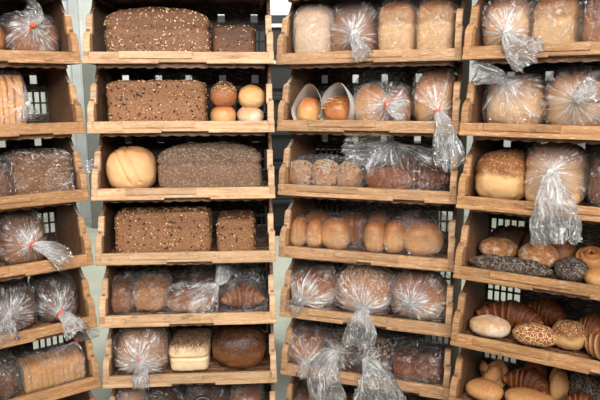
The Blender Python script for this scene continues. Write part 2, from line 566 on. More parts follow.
def croissant_mesh(name, w, L, h, seed, bend=0.9, rolls=4):
    rnd = random.Random(seed)
    n = 64
    path, rad = [], []
    for i in range(n):
        u = -1 + 2 * i / (n - 1)
        an = u * bend
        path.append((math.sin(an), (1 - math.cos(an)) * -1.0, 0))
        rad.append(0.36 * (1 - abs(u) ** 1.7 * 0.82))
    ph0 = rnd.random() * 6

    def rf(u, ph):
        v = abs(2 * u - 1) * rolls + 0.18 * math.sin(ph + ph0)
        fr = v - math.floor(v)
        step = 1.10 - 0.22 * fr
        nz = noise.noise(Vector((u * 14, math.cos(ph) * 2.2, math.sin(ph) * 2.2 + seed)))
        return step + 0.07 * nz, max(0.0, min(1, 1 - abs(fr - 0.9) * 5 + 0.5 * nz))
    return fit_mesh(tube(name, path, rad, 24, 0.9, rf), w, L, h)


def baguette_mesh(name, w, L, h, seed, cuts=4, rot=0.0):
    n = 48
    path, rad = [], []
    for i in range(n):
        u = -1 + 2 * i / (n - 1)
        path.append((u, 0.06 * math.sin(u * 2 + seed), 0))
        rad.append(0.2 * max(0.12, (1 - abs(u) ** 4)) ** 0.6)

    def rf(u, ph):
        v = (u - 0.08 * math.cos(ph)) * cuts
        fr = v - math.floor(v)
        cut = math.exp(-((fr - 0.5) / 0.12) ** 2) * max(0, math.sin(ph))
        return 1 - 0.16 * cut + 0.03 * noise.noise(Vector((u * 9, math.cos(ph) * 2, math.sin(ph) * 2 + seed))), cut * 0.7
    return fit_mesh(tube(name, path, rad, 20, 0.85, rf), w, L, h)


def knot_mesh(name, w, L, h, seed):
    n = 96
    path, rad = [], []
    for i in range(n):
        t = i / (n - 1) * 2 * PI * 0.93 + 0.2
        path.append(((math.sin(t) + 2 * math.sin(2 * t)) * 0.30, (math.cos(t) - 2 * math.cos(2 * t)) * 0.30, -math.sin(3 * t) * 0.22))
        rad.append(0.36 * (0.6 + 0.4 * math.sin(PI * i / (n - 1))))
    return fit_mesh(tube(name, path, rad, 14, 1.0), w, L, h)


def twist_mesh(name, w, L, h, seed):
    n = 80
    path, rad = [], []
    for i in range(n):
        u = -1 + 2 * i / (n - 1)
        path.append((0.15 * math.sin(u * 2), u, 0))
        rad.append(0.34 * (1 - abs(u) ** 3 * 0.55))

    def rf(u, ph):
        v = math.sin(3 * (ph + u * 9))
        return 1 + 0.14 * v, max(0, v)
    return fit_mesh(tube(name, path, rad, 30, 0.8, rf), w, L, h)


def bag_mesh(name, c, half, seed, tie=None, tail=(), tail_w=0.05, nexp=3.2, floor=0.0, crumple=0.005, pleats=17, th0=1.0, na=104, zmax=None, ymin=None, flat_t=0.28, at=None):
    """A film bag around a body centred at c. It runs in to the tie in pleats, then opens again into a loose tail."""
    rnd = random.Random(seed)
    off = Vector((rnd.random() * 40, rnd.random() * 40, rnd.random() * 40))
    c = Vector(c)
    ha = Vector(half)
    if tie is not None:
        tv = Vector(tie) - c
        t = Vector((tv.x / ha.x, tv.y / ha.y, tv.z / ha.z)).normalized()
    else:
        t = Vector((0.1, 0.5, 0.85)).normalized()
    e1 = t.orthogonal().normalized()
    e2 = t.cross(e1)
    ph = [rnd.uniform(0, 6.28) for _ in range(4)]
    jig = [rnd.uniform(-1, 1) for _ in range(na)]

    def pleat(k):
        f = 2 * PI * k / na
        return 0.55 * math.sin(pleats * f + ph[0] + 1.1 * math.sin(2 * f + ph[1])) + 0.35 * math.sin((pleats * 1.7 // 1) * f + ph[2]) + 0.25 * jig[k]

    V, A, rows, FC, PL = [], [], [], [], []

    def film(k, s_, p_):
        f = 2 * PI * k / na
        FC.extend((math.cos(f) * 3.2, math.sin(f) * 3.2, s_ * 0.55 + off.x))
        PL.append(p_)
    # tail rings
    if tie is not None and tail:
        T = Vector(tie)
        pts = [T] + [Vector(q) for q in tail]
        segs = 16
        ring_list = []
        tot = len(pts) - 1
        for i in range(segs, 0, -1):
            s = i / segs * tot
            j = min(int(s), tot - 1)
            f = s - j
            # catmull-rom through the tail points
            P0, P1, P2 = pts[max(j - 1, 0)], pts[j], pts[j + 1]
            P3 = pts[min(j + 2, tot)]
            pos = 0.5 * ((2 * P1) + (P2 - P0) * f + (2 * P0 - 5 * P1 + 4 * P2 - P3) * f * f + (3 * P1 - P0 - 3 * P2 + P3) * f ** 3)
            tan = (P2 - P1).normalized()
            yv = Vector((0, 1, 0))
            wdir = tan.cross(yv)
            wdir = wdir.normalized() if wdir.length > 0.1 else Vector((1, 0, 0))
            ddir = wdir.cross(tan).normalized()
            fr = i / segs
            wd = 0.008 + (tail_w - 0.008) * min(1, fr * 1.25) ** 0.75
            th = 0.007 + wd * flat_t * fr ** 0.5
            ring = []
            for k in range(na):
                f_ = 2 * PI * k / na
                m = 1 + (0.16 + 0.22 * fr) * pleat(k)
                q = pos + wdir * math.cos(f_) * wd * (1 + 0.12 * pleat((k * 3) % na) * fr) + ddir * math.sin(f_) * th * m
                nv = noise.noise_vector(q * 26 + off)
                q += nv * 0.014 * fr
                if i == segs:
                    q += tan * 0.014 * noise.noise(q * 60 + off)
                ring.append(q)
            ring_list.append((ring, 0.5 - 0.49 * fr ** 0.25, fr))
        for ring, g, fr in ring_list:
            rows.append(len(V))
            V += ring
            for k in range(na):
                film(k, -fr * 1.5, 1 - 0.5 * fr)
            A += [g] * na
    body0 = len(V)
    if tie is not None:
        T = Vector(tie)
        rows.append(len(V))
        tn = tv.normalized()
        f1 = tn.orthogonal().normalized()
        f2 = tn.cross(f1)
        for k in range(na):
            f_ = 2 * PI * k / na
            V.append(T + (f1 * math.cos(f_) + f2 * math.sin(f_)) * 0.006 * (1 + 0.25 * pleat(k)))
            A.append(0.8)
            film(k, 0, 1.0)
    nr = 42
    for i in range(nr):
        th = 0.05 + (PI - 0.06) * (i / (nr - 1))
        rows.append(len(V))
        for k in range(na):
            f_ = 2 * PI * k / na
            d = t * math.cos(th) + (e1 * math.cos(f_) + e2 * math.sin(f_)) * math.sin(th)
            axy = (abs(d.x) ** nexp + abs(d.y) ** nexp) ** (1 / nexp)
            r = 1 / ((axy ** nexp + abs(d.z) ** nexp) ** (1 / nexp))
            q = c + Vector((d.x * ha.x, d.y * ha.y, d.z * ha.z)) * r
            g = 0.0
            nn = noise.noise(q * 22 + off)
            n2 = 1 - abs(noise.noise(q * 38 + off)) * 2
            cr = crumple * (0.8 * nn + 0.7 * n2 * abs(n2))
            nrm = (q - c).normalized()
            if tie is not None and th < th0 * 1.6:
                kk = max(0.0, 1 - th / th0)
                pl = pleat(k)
                body = q.copy()
                q = body.lerp(T, kk ** 1.25)
                w_ = max(0, 1 - th / (th0 * 1.6))
                q += tn * pl * 0.0075 * min(1, (1 - kk) * 5) * w_ ** 0.6
                g = 0.95 * kk ** 2.0 + 0.10 * max(0, pl) * w_
                cr *= 1 - 0.6 * w_
            q += nrm * cr
            if q.z < floor + 0.002:
                q.z = floor + 0.002 + 0.0008 * nn
            if zmax is not None and q.z > zmax:
                q.z = zmax + 0.002 * nn
            if ymin is not None and tie is None and q.y < ymin:
                q.y = ymin
            V.append(q)
            A.append(max(0, min(1, g)))
            film(k, th, max(0.0, min(1.0, (th0 * 1.75 - th) / th0)) if tie is not None else 0.0)
    if at is not None:
        # the film bends round the crate instead of passing through it (at: place of the bag in its crate)
        for i, q in enumerate(V):
            q = Vector(q)
            x, y, z = q.x + at[0], q.y + at[1], q.z + at[2]
            tailv = i < body0
            if not tailv:
                y = min(y, DEPTH - 0.0125 - 0.001 * (i % 3))
                x = max(-0.2725, min(0.2725, x))
            if z < LIP + 0.003 and -0.0055 < y < 0.0215:
                if tailv or y < 0.006:
                    if y > 0.008:
                        z = LIP + 0.003
                    else:
                        y = -0.006 - 0.001 * (i % 3)
                else:
                    y = 0.022
            V[i] = Vector((x - at[0], y - at[1], z - at[2]))
    F = []
    for a, b in zip(rows[:-1], rows[1:]):
        for k in range(na):
            F.append((a + k, b + k, b + (k + 1) % na, a + (k + 1) % na))
    me = mesh_of(name, V, F, True)
    set_attr(me, 'gather', A)
    set_attr(me, 'pull', PL)
    at = me.attributes.new('film', 'FLOAT_VECTOR', 'POINT')
    at.data.foreach_set('vector', FC)
    return me


def tie_mesh(name, axis, seed):
    """a band wound round the neck of a bag with two short twisted ends"""
    ax = Vector(axis).normalized()
    f1 = ax.orthogonal().normalized()
    f2 = ax.cross(f1)
    V, F = [], []
    n, m = 18, 8
    for i in range(n):
        a = 2 * PI * i / n
        rd = f1 * math.cos(a) + f2 * math.sin(a)
        for j in range(m):
            b = 2 * PI * j / m
            V.append(rd * (0.0045 + 0.0045 * math.cos(b)) + ax * 0.006 * math.sin(b))
    for i in range(n):
        for j in range(m):
            a, b = i * m + j, i * m + (j + 1) % m
            c, d = ((i + 1) % n) * m + j, ((i + 1) % n) * m + (j + 1) % m
            F.append((a, c, d, b))
    for sgn in (-1, 1):
        i0 = len(V)
        base = f1 * 0.010 * sgn
        tip = base + f1 * 0.010 * sgn + f2 * 0.006 * sgn - ax * 0.002
        for p, r in ((base, 0.0028), (tip, 0.0016)):
            for k in range(5):
                a = 2 * PI * k / 5
                V.append(p + f2 * math.cos(a) * r + ax * math.sin(a) * r)
        for k in range(5):
            F.append((i0 + k, i0 + (k + 1) % 5, i0 + 5 + (k + 1) % 5, i0 + 5 + k))
        F.append(tuple(i0 + 5 + k for k in range(5)))
    return mesh_of(name, V, F, True)


# ------------------------------------------------------------------ the room behind the stacks
def struct(name, me, mat, **kw):
    o = ob(name, me, mat, **kw)
    o['kind'] = 'structure'
    return o


fl = struct('floor', boxes('floor', [(-6, 6, -4, 6.2, -0.1, 0)]), 'floor')
fl['label'] = 'pale grey green concrete floor seen in the gaps between stacks'
fl['category'] = 'floor'
wb = struct('wall_back', boxes('wall_back', [(-6, 6, 6.1, 6.25, 0, 3.4)]), 'wall')
wb['label'] = 'pale painted wall far behind the crate stacks'
wb['category'] = 'wall'
dr = struct('door_1', boxes('door', [(-2.42, -2.15, 6.06, 6.1, 0.02, 2.08)], 0.004), 'door')
dr['label'] = 'white door beyond the gap beside the leftmost crate stack'
dr['category'] = 'door'
ob('door_frame', boxes('door_frame', [(-2.15, -2.07, 6.03, 6.1, 0, 2.16), (-2.5, -2.15, 6.03, 6.1, 2.08, 2.16)], 0.004), 'frame', dr)
po = struct('trim_1', boxes('post', [(-1.905, -1.80, 5.6, 5.7, 0, 1.50)], 0.006), 'post')
po['label'] = 'grey steel post standing in front of the far wall'
po['category'] = 'post'

for cx, cy, cw, nd, text in ((-0.22, 5.25, 0.5, 6, 'tall black cabinet with pale metal strips in the gap between middle stacks'),
                             (-0.48, 2.62, 0.33, 4, 'added low black cabinet that darkens openings behind the second stack'),  # invented block, keeps the openings of the second stack dark
                             (0.34, 2.95, 0.33, 3, 'added low black cabinet that darkens openings behind the third stack')):  # likewise invented, keeps the third stack's openings dark
    cab = bpy.data.objects.new('storage_cabinet', None)
    C.objects.link(cab)
    cab.location = (cx, cy, 0)
    cab['label'] = text
    cab['category'] = 'cabinet'
    cab['group'] = 'black cabinets behind the stacks'
    ob('body', boxes('body', [(-cw, cw, 0, 0.42, 0.05, 0.10 + nd * 0.29)], 0.006), 'black', cab)
    ob('plinth', boxes('plinth', [(-cw + 0.04, cw - 0.04, 0.04, 0.38, 0, 0.05)]), 'black', cab)
    for i in range(nd):
        z = 0.09 + i * 0.29
        d = ob('drawer', boxes('drawer', [(-cw + 0.03, cw - 0.03, -0.015, 0.0, z, z + 0.26)], 0.004), 'black', cab)
        ob('handle', boxes('handle', [(-cw + 0.1, cw - 0.1, -0.035, -0.015, z + 0.2, z + 0.228)], 0.003), 'chrome' if i > 3 else 'black', d)

# ------------------------------------------------------------------ crates
TIER, LIP = 0.2186, 0.0369
STACKS = [(-0.9309, 1.8446, 0.6444, -0.0014), (-0.3803, 2.0292, 0.0679, -0.0019), (0.2033, 2.0175, -0.3533, 0.0045), (0.7276, 1.6994, -0.549, -0.0021)]   # front middle of each stack: x, y, turn, lean
Z_TOP = CAM_Z + 0.0825      # height of the uppermost lip in full view
DEPTH = 0.34
BASE = 0.015


def crate_matrix(s, t):
    x, y, yaw, lean = STACKS[s]
    dz = -t * TIER
    X, Z = -dz * math.sin(lean), dz * math.cos(lean)
    return Matrix.Translation((x + X * math.cos(yaw), y + X * math.sin(yaw), Z_TOP + Z)) @ Matrix.Rotation(yaw, 4, 'Z') @ Matrix.Rotation(-lean, 4, 'Y')


def arc(y0, z0, y1, z1, bulge, n=5):
    out = []
    for i in range(n + 1):
        f = i / n
        nx, nz = -(z1 - z0), (y1 - y0)
        b = math.sin(f * PI) * bulge
        out.append((y0 + (y1 - y0) * f + nx * b, z0 + (z1 - z0) * f + nz * b))
    return out


def crate_parts(variant, board='wood'):
    P = []
    lx = 0.30
    top = TIER - 0.0005
    rail = boxes('front_rail', [(-0.283, 0.283, 0.004, 0.020, 0.004, LIP)], 0.002)
    P.append(('front_rail', rail, board))
    spans = [[(-lx, -0.065), (0.085, lx)], [(-lx, -0.02), (0.03, lx)], [(-lx, 0.10), (0.20, lx)]][variant]
    for a, b in spans:
        P.append(('ledge', boxes('ledge', [(a, b, -0.004, 0.006, 0.0, 0.0125)], 0.0015), board))
    mid = [[(-0.19, 0.04)], [(-0.10, 0.12)], [(-0.23, -0.02)]][variant]
    for a, b in mid:
        P.append(('rail_patch', boxes('rail_patch', [(a, b, 0.0, 0.006, 0.016, LIP + 0.0015)], 0.0012), board))
    for s in (-1, 1):
        x0, x1 = sorted((s * 0.300, s * 0.281))
        P.append(('corner_block', boxes('corner_block', [(x0, x1, 0.0, 0.05, 0.0, LIP + 0.001)], 0.0025), board))
        x0, x1 = sorted((s * 0.298, s * 0.277))
        prof = [(0.003, LIP)] + arc(0.003, LIP + 0.02, 0.036, LIP + 0.066, 0.18, 5) + [(0.047, LIP + 0.062), (0.040, LIP)]
        P.append(('front_post', prism_x('front_post', prof, x0, x1, 0.0018), board))
        x0, x1 = sorted((s * 0.294, s * 0.274))
        prof = [(0.030, LIP + 0.055), (0.046, LIP + 0.112), (0.060, LIP + 0.120), (0.066, LIP + 0.108), (0.052, LIP + 0.052)]
        P.append(('upper_flange', prism_x('upper_flange', prof, x0, x1, 0.0018), board))
        x0, x1 = sorted((s * 0.292, s * 0.281))
        prof = [(0.018, 0.0), (0.018, LIP + 0.03)] + arc(0.03, LIP + 0.06, 0.058, LIP + 0.11, 0.05, 3) + arc(0.062, LIP + 0.118, 0.135, top, -0.12, 5) + [(DEPTH, top), (DEPTH, 0.0)]
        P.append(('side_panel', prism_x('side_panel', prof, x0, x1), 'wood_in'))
    # back panel: a block of openings towards each end and a few hand holes above
    y0, y1 = DEPTH - 0.010, DEPTH
    bars = [(-0.281, 0.281, y0, y1, 0.0, 0.055), (-0.281, 0.281, y0, y1, 0.190, top), (-0.281, 0.281, y0, y1, 0.131, 0.160),
            (-0.165, 0.165, y0, y1, 0.055, 0.131)]
    for s in (-1, 1):
        a, b = sorted((s * 0.165, s * 0.281))
        bars.append((a, b, y0, y1 - 0.003, 0.090, 0.096))
        for i in range(5):
            xx = s * (0.281 - 0.0225 * i)
            w0, w1 = sorted((xx, xx - s * 0.006))
            bars.append((w0, w1, y0, y1 - 0.003, 0.055, 0.131))
    xs = [-0.281, -0.25, -0.225, -0.13, -0.105, -0.02, 0.005, 0.105, 0.13, 0.225, 0.25, 0.281]
    for i in range(0, len(xs), 2):
        bars.append((xs[i], xs[i + 1], y0, y1, 0.160, 0.190))
    P.append(('back_panel', boxes('back_panel', bars), 'wood_shaded'))
    # base with raised lattice ribs
    base = [(-0.281, 0.281, 0.018, DEPTH, 0.003, 0.010)]
    for i in range(13):
        a = -0.27 + i * 0.0445
        base.append((a, a + 0.006, 0.02, DEPTH - 0.01, 0.009, BASE))
    for i in range(6):
        a = 0.05 + i * 0.05
        base.append((-0.278, 0.278, a, a + 0.005, 0.009, BASE - 0.001))
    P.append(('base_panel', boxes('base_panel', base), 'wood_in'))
    # scalloped rim underneath, which nests in the crate below
    n = 40
    V, F = [], []
    for yy in (0.030, 0.042):
        for i in range(n + 1):
            xx = -0.262 + 0.524 * i / n
            zb = -0.0125 + 0.003 * math.sin(i * 1.9 + variant)
            V += [(xx, yy, 0.003), (xx, yy, max(-0.0138, zb))]
    st = 2 * (n + 1)
    for i in range(n):
        a = 2 * i
        F += [(a, a + 1, a + 3, a + 2), (st + a + 2, st + a + 3, st + a + 1, st + a), (a + 1, st + a + 1, st + a + 3, a + 3)]
    F += [(0, st, st + 1, 1), (2 * n, 2 * n + 1, st + 2 * n + 1, st + 2 * n)]
    P.append(('nesting_rim', mesh_of('nesting_rim', V, F), 'wood_in'))
    P.append(('runner', boxes('runner', [(-0.270, -0.258, 0.042, DEPTH - 0.02, -0.0138, 0.003)]), 'wood_in'))
    P.append(('runner', boxes('runner', [(0.258, 0.270, 0.042, DEPTH - 0.02, -0.0138, 0.003)]), 'wood_in'))
    return P


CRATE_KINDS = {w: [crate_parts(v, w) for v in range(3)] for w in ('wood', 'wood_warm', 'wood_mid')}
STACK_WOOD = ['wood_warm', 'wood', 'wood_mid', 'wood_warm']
STACK_WORDS = ['leftmost stack', 'stack second from left', 'stack third from left', 'rightmost stack']
CRATE_TEXT = {
    (0, 0): 'holding a tied bag with a dark crusty loaf', (0, 1): 'holding a sliced bagged loaf, grid back showing', (0, 2): 'holding a bagged seeded brick loaf',
    (0, 3): 'holding one bagged loaf with orange tie', (0, 4): 'holding two dark bagged loaves', (0, 5): 'holding a sliced toast loaf',
    (1, 0): 'holding a large and a small seeded loaf', (1, 1): 'holding a seeded brick loaf and four rolls', (1, 2): 'holding a split round bread and rye loaf',
    (1, 3): 'holding two square-cut seeded loaves', (1, 4): 'holding bagged rolls and a bagged croissant', (1, 5): 'holding a floured tin loaf between round breads',
    (2, 0): 'holding four pale bagged loaves', (2, 1): 'holding rolls in white paper and tied bags', (2, 2): 'holding bagged oat rolls and long pastries',
    (2, 3): 'holding shiny golden bagged rolls', (2, 4): 'holding three floury bagged breads', (2, 5): 'with loose bag tails hanging over its rail',
    (3, 0): 'holding three pale bagged loaves', (3, 1): 'holding two bagged loaves', (3, 2): 'holding a sesame bread and hanging bag',
    (3, 3): 'holding crusty rolls and a black baguette', (3, 4): 'holding croissants and a crackled roll', (3, 5): 'holding knotted roll and croissants at picture bottom',
}
for s in range(4):
    for t in range(-1, 7):
        e = bpy.data.objects.new('bread_crate', None)
        C.objects.link(e)
        e.matrix_world = crate_matrix(s, t)
        e['category'] = 'crate'
        e['group'] = 'stacked bread crates'
        if t == -1:
            e['label'] = 'tan bread crate above the top picture edge in the ' + STACK_WORDS[s]
        elif t == 6:
            e['label'] = 'tan bread crate %s the bottom picture edge in the %s' % ('below' if s == 3 else 'cut by', STACK_WORDS[s])
        else:
            e['label'] = 'tan crate, ' + STACK_WORDS[s] + ', ' + CRATE_TEXT[(s, t)]
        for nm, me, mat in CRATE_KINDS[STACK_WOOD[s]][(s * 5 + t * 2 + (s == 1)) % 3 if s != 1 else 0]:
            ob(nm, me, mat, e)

# ------------------------------------------------------------------ bread
# measured in each crate: stack, tier, x, y of the middle, height of the base, width, depth, height (metres)
G = {
    'a0': (0, 0, 0.1879, 0.1800, 0.0162, 0.1514, 0.2400, 0.1409),
    'a0b': (0, 0, 0.0725, 0.1200, 0.0162, 0.0615, 0.2000, 0.1071),
    'a1': (0, 1, 0.0818, 0.1800, 0.0162, 0.1156, 0.2600, 0.1701),
    'a2': (0, 2, 0.1755, 0.1100, 0.0162, 0.1828, 0.1200, 0.1423),
    'a2b': (0, 2, 0.0352, 0.1400, 0.0162, 0.1117, 0.2000, 0.1239),
    'a3': (0, 3, 0.1107, 0.1700, 0.0162, 0.1376, 0.2200, 0.1587),
    'a4': (0, 4, 0.0633, 0.1700, 0.0162, 0.1364, 0.2200, 0.1424),
    'a4b': (0, 4, 0.2025, 0.1700, 0.0162, 0.1256, 0.2200, 0.1433),
    'a5': (0, 5, 0.1710, 0.1200, 0.0162, 0.1968, 0.1200, 0.0916),
    'a5b': (0, 5, 0.0020, 0.1500, 0.0162, 0.1017, 0.2000, 0.1228),
    'b0': (1, 0, -0.0758, 0.1100, 0.0162, 0.3444, 0.1200, 0.1686),
    'b0b': (1, 0, 0.1700, 0.1800, 0.0162, 0.1466, 0.2200, 0.1131),
    'b1': (1, 1, -0.0874, 0.1100, 0.0162, 0.3222, 0.1200, 0.1522),
    'b1r0': (1, 1, 0.1284, 0.1070, 0.0162, 0.0872, 0.0850, 0.0711),
    'b1r1': (1, 1, 0.2208, 0.1070, 0.0162, 0.0911, 0.0850, 0.0671),
    'b1r2': (1, 1, 0.1318, 0.1070, 0.0757, 0.0901, 0.0850, 0.0892),
    'b1r3': (1, 1, 0.2253, 0.1070, 0.0719, 0.0907, 0.0850, 0.0824),
    'b2': (1, 2, -0.1866, 0.1120, 0.0162, 0.1621, 0.1600, 0.1513),
    'b2b': (1, 2, 0.0806, 0.1100, 0.0162, 0.3545, 0.1200, 0.1621),
    'b3': (1, 3, -0.0850, 0.1100, 0.0162, 0.3271, 0.1200, 0.1513),
    'b3b': (1, 3, 0.1639, 0.1500, 0.0162, 0.1341, 0.2000, 0.1220),
    'b4': (1, 4, -0.2432, 0.1500, 0.0162, 0.0749, 0.1600, 0.1158),
    'b4b': (1, 4, -0.1438, 0.1700, 0.0162, 0.1343, 0.1800, 0.1156),
    'b4c': (1, 4, 0.0019, 0.1060, 0.0162, 0.1744, 0.1300, 0.0791),
    'b4d': (1, 4, 0.1845, 0.1140, 0.0162, 0.1557, 0.1200, 0.0943),
    'b4e': (1, 4, 0.0521, 0.2500, 0.0162, 0.1737, 0.1400, 0.0964),
    'b5': (1, 5, -0.1792, 0.1060, 0.0162, 0.1734, 0.1800, 0.1646),
    'b5b': (1, 5, -0.0124, 0.1600, 0.0162, 0.1500, 0.2000, 0.1079),
    'b5c': (1, 5, 0.1656, 0.1260, 0.0162, 0.1968, 0.1800, 0.1504),
    'b6': (1, 6, -0.2334, 0.1600, 0.0162, 0.1050, 0.2000, 0.1438),
    'b6b': (1, 6, -0.1159, 0.1600, 0.0162, 0.1235, 0.2000, 0.1315),
    'b6c': (1, 6, 0.0353, 0.1600, 0.0162, 0.1638, 0.2000, 0.1416),
    'b6d': (1, 6, 0.1872, 0.1600, 0.0162, 0.1187, 0.2000, 0.1280),
    'c0': (2, 0, -0.2026, 0.1700, 0.0162, 0.1293, 0.2400, 0.1802),
    'c0b': (2, 0, -0.0643, 0.1800, 0.0162, 0.1607, 0.2400, 0.1838),
    'c0c': (2, 0, 0.0819, 0.1800, 0.0162, 0.1205, 0.2600, 0.1838),
    'c0d': (2, 0, 0.2075, 0.1800, 0.0162, 0.1246, 0.2600, 0.1838),
    'c1': (2, 1, -0.2129, 0.1020, 0.0162, 0.0868, 0.1600, 0.1128),
    'c1b': (2, 1, -0.1060, 0.1120, 0.0162, 0.1052, 0.1600, 0.1156),
    'c1c': (2, 1, -0.0019, 0.1100, 0.0162, 0.1087, 0.1000, 0.1357),
    'c1d': (2, 1, 0.0840, 0.1500, 0.0162, 0.0874, 0.1000, 0.1280),
    'c1e': (2, 1, 0.2062, 0.1900, 0.0162, 0.1377, 0.2400, 0.1828),
    'c2': (2, 2, -0.2552, 0.1080, 0.0162, 0.0903, 0.0900, 0.0936),
    'c2b': (2, 2, -0.1608, 0.1080, 0.0162, 0.0985, 0.0900, 0.0964),
    'c2c': (2, 2, -0.0761, 0.1080, 0.0162, 0.0853, 0.0900, 0.0921),
    'c2d': (2, 2, 0.0645, 0.0900, 0.0162, 0.1624, 0.0500, 0.0817),
    'c2e': (2, 2, 0.1805, 0.1360, 0.0162, 0.1787, 0.0800, 0.0836),
    'c2f': (2, 2, 0.1443, 0.2300, 0.0162, 0.1869, 0.1000, 0.1278),
    'c3': (2, 3, -0.2627, 0.1100, 0.0162, 0.0651, 0.1000, 0.1088),
    'c3b': (2, 3, -0.2002, 0.1100, 0.0162, 0.0676, 0.1000, 0.1090),
    'c3c': (2, 3, -0.1243, 0.1100, 0.0162, 0.0990, 0.1000, 0.1102),
    'c3d': (2, 3, -0.0867, 0.2100, 0.0162, 0.1090, 0.1000, 0.1117),
    'c3e': (2, 3, 0.0168, 0.1220, 0.0162, 0.0739, 0.1100, 0.1097),
    'c3f': (2, 3, 0.0847, 0.1220, 0.0162, 0.0757, 0.1100, 0.1140),
    'c3g': (2, 3, 0.1807, 0.1180, 0.0162, 0.1433, 0.0900, 0.1142),
    'c3h': (2, 3, -0.0084, 0.2700, 0.0162, 0.0904, 0.1000, 0.1071),
    'c3i': (2, 3, 0.1259, 0.2600, 0.0162, 0.1296, 0.1200, 0.1163),
    'c3j': (2, 3, -0.2332, 0.2400, 0.0162, 0.1192, 0.1000, 0.1050),
    'c4': (2, 4, -0.2006, 0.1200, 0.0162, 0.1784, 0.2000, 0.1394),
    'c4b': (2, 4, -0.0132, 0.1200, 0.0162, 0.1891, 0.2000, 0.1678),
    'c4c': (2, 4, 0.1774, 0.1200, 0.0162, 0.1844, 0.2000, 0.1639),
    'c5': (2, 5, -0.2284, 0.1200, 0.0162, 0.1364, 0.2000, 0.1202),
    'c5b': (2, 5, -0.1119, 0.1400, 0.0162, 0.1251, 0.2000, 0.0968),
    'c5c': (2, 5, 0.0182, 0.1400, 0.0162, 0.1274, 0.2000, 0.0991),
    'c5d': (2, 5, 0.1303, 0.1300, 0.0162, 0.0903, 0.1200, 0.0881),
    'c5e': (2, 5, 0.2157, 0.1300, 0.0162, 0.1012, 0.1200, 0.1005),
    'c6': (2, 6, -0.2227, 0.1600, 0.0162, 0.1218, 0.2000, 0.0978),
    'd0': (3, 0, -0.2046, 0.1800, 0.0162, 0.1350, 0.2400, 0.1687),
    'd0b': (3, 0, -0.0709, 0.1800, 0.0162, 0.1224, 0.2400, 0.1638),
    'd0c': (3, 0, 0.0393, 0.1800, 0.0162, 0.0878, 0.2400, 0.1550),
    'd1': (3, 1, -0.1748, 0.1800, 0.0162, 0.1724, 0.2400, 0.1597),
    'd1b': (3, 1, -0.0060, 0.1800, 0.0162, 0.1561, 0.2400, 0.1721),
    'd2': (3, 2, -0.1991, 0.1300, 0.0162, 0.1567, 0.2000, 0.1554),
    'd2b': (3, 2, -0.0467, 0.1600, 0.0162, 0.1604, 0.2000, 0.1803),
    'd2c': (3, 2, 0.0744, 0.2200, 0.0162, 0.0691, 0.2000, 0.1723),
    'd3': (3, 3, -0.1462, 0.0720, 0.0162, 0.2455, 0.0600, 0.0538),
    'd3b': (3, 3, -0.2075, 0.1700, 0.0349, 0.1216, 0.1000, 0.0691),
    'd3c': (3, 3, -0.0825, 0.1500, 0.0256, 0.1185, 0.1000, 0.0853),
    'd3d': (3, 3, -0.0236, 0.2200, 0.0162, 0.0805, 0.1000, 0.1034),
    'd3e': (3, 3, 0.0204, 0.1000, 0.0162, 0.0938, 0.1000, 0.0701),
    'd3f': (3, 3, 0.0625, 0.1680, 0.0616, 0.0832, 0.0900, 0.0670),
    'd3g': (3, 3, 0.0956, 0.0800, 0.0162, 0.0738, 0.1000, 0.0531),
    'd3h': (3, 3, -0.1946, 0.2840, 0.0162, 0.1419, 0.0700, 0.1073),
    'd3i': (3, 3, -0.1237, 0.2660, 0.0162, 0.0773, 0.0800, 0.0985),
    'd4': (3, 4, -0.2054, 0.1000, 0.0162, 0.1272, 0.1000, 0.0629),
    'd4b': (3, 4, -0.0682, 0.1000, 0.0162, 0.1323, 0.1000, 0.0640),
    'd4c': (3, 4, -0.1614, 0.2000, 0.0162, 0.2160, 0.1000, 0.0947),
    'd4d': (3, 4, 0.0256, 0.1200, 0.0162, 0.1016, 0.1000, 0.0857),
    'd4e': (3, 4, -0.0591, 0.2700, 0.0162, 0.1467, 0.1000, 0.0994),
    'd4f': (3, 4, 0.0805, 0.1800, 0.0162, 0.1008, 0.1000, 0.0993),
    'd4g': (3, 4, 0.1107, 0.0880, 0.0162, 0.0723, 0.0900, 0.0705),
    'd5': (3, 5, -0.2119, 0.1000, 0.0162, 0.1206, 0.1000, 0.0618),
    'd5b': (3, 5, -0.2087, 0.1800, 0.0162, 0.0974, 0.1000, 0.0970),
    'd5c': (3, 5, -0.0843, 0.1680, 0.0162, 0.1574, 0.0900, 0.1110),
    'd5d': (3, 5, -0.0690, 0.1000, 0.0162, 0.1556, 0.1000, 0.0651),
    'd5e': (3, 5, -0.0028, 0.1860, 0.0162, 0.0817, 0.0800, 0.1200),
    'd5f': (3, 5, 0.0763, 0.1900, 0.0162, 0.1145, 0.1000, 0.1211),
    'd5g': (3, 5, 0.0766, 0.0980, 0.0162, 0.1239, 0.0900, 0.1012),
    'd5h': (3, 5, -0.0886, 0.2800, 0.0162, 0.0794, 0.0800, 0.0951),
    'b1f': (1, 1, -0.0436, 0.2600, 0.0162, 0.2118, 0.1200, 0.1838),
    'b4f': (1, 4, 0.1895, 0.2550, 0.0162, 0.1428, 0.1300, 0.1308),
    'c1f': (2, 1, -0.0044, 0.2600, 0.0162, 0.2013, 0.1200, 0.1838),
}
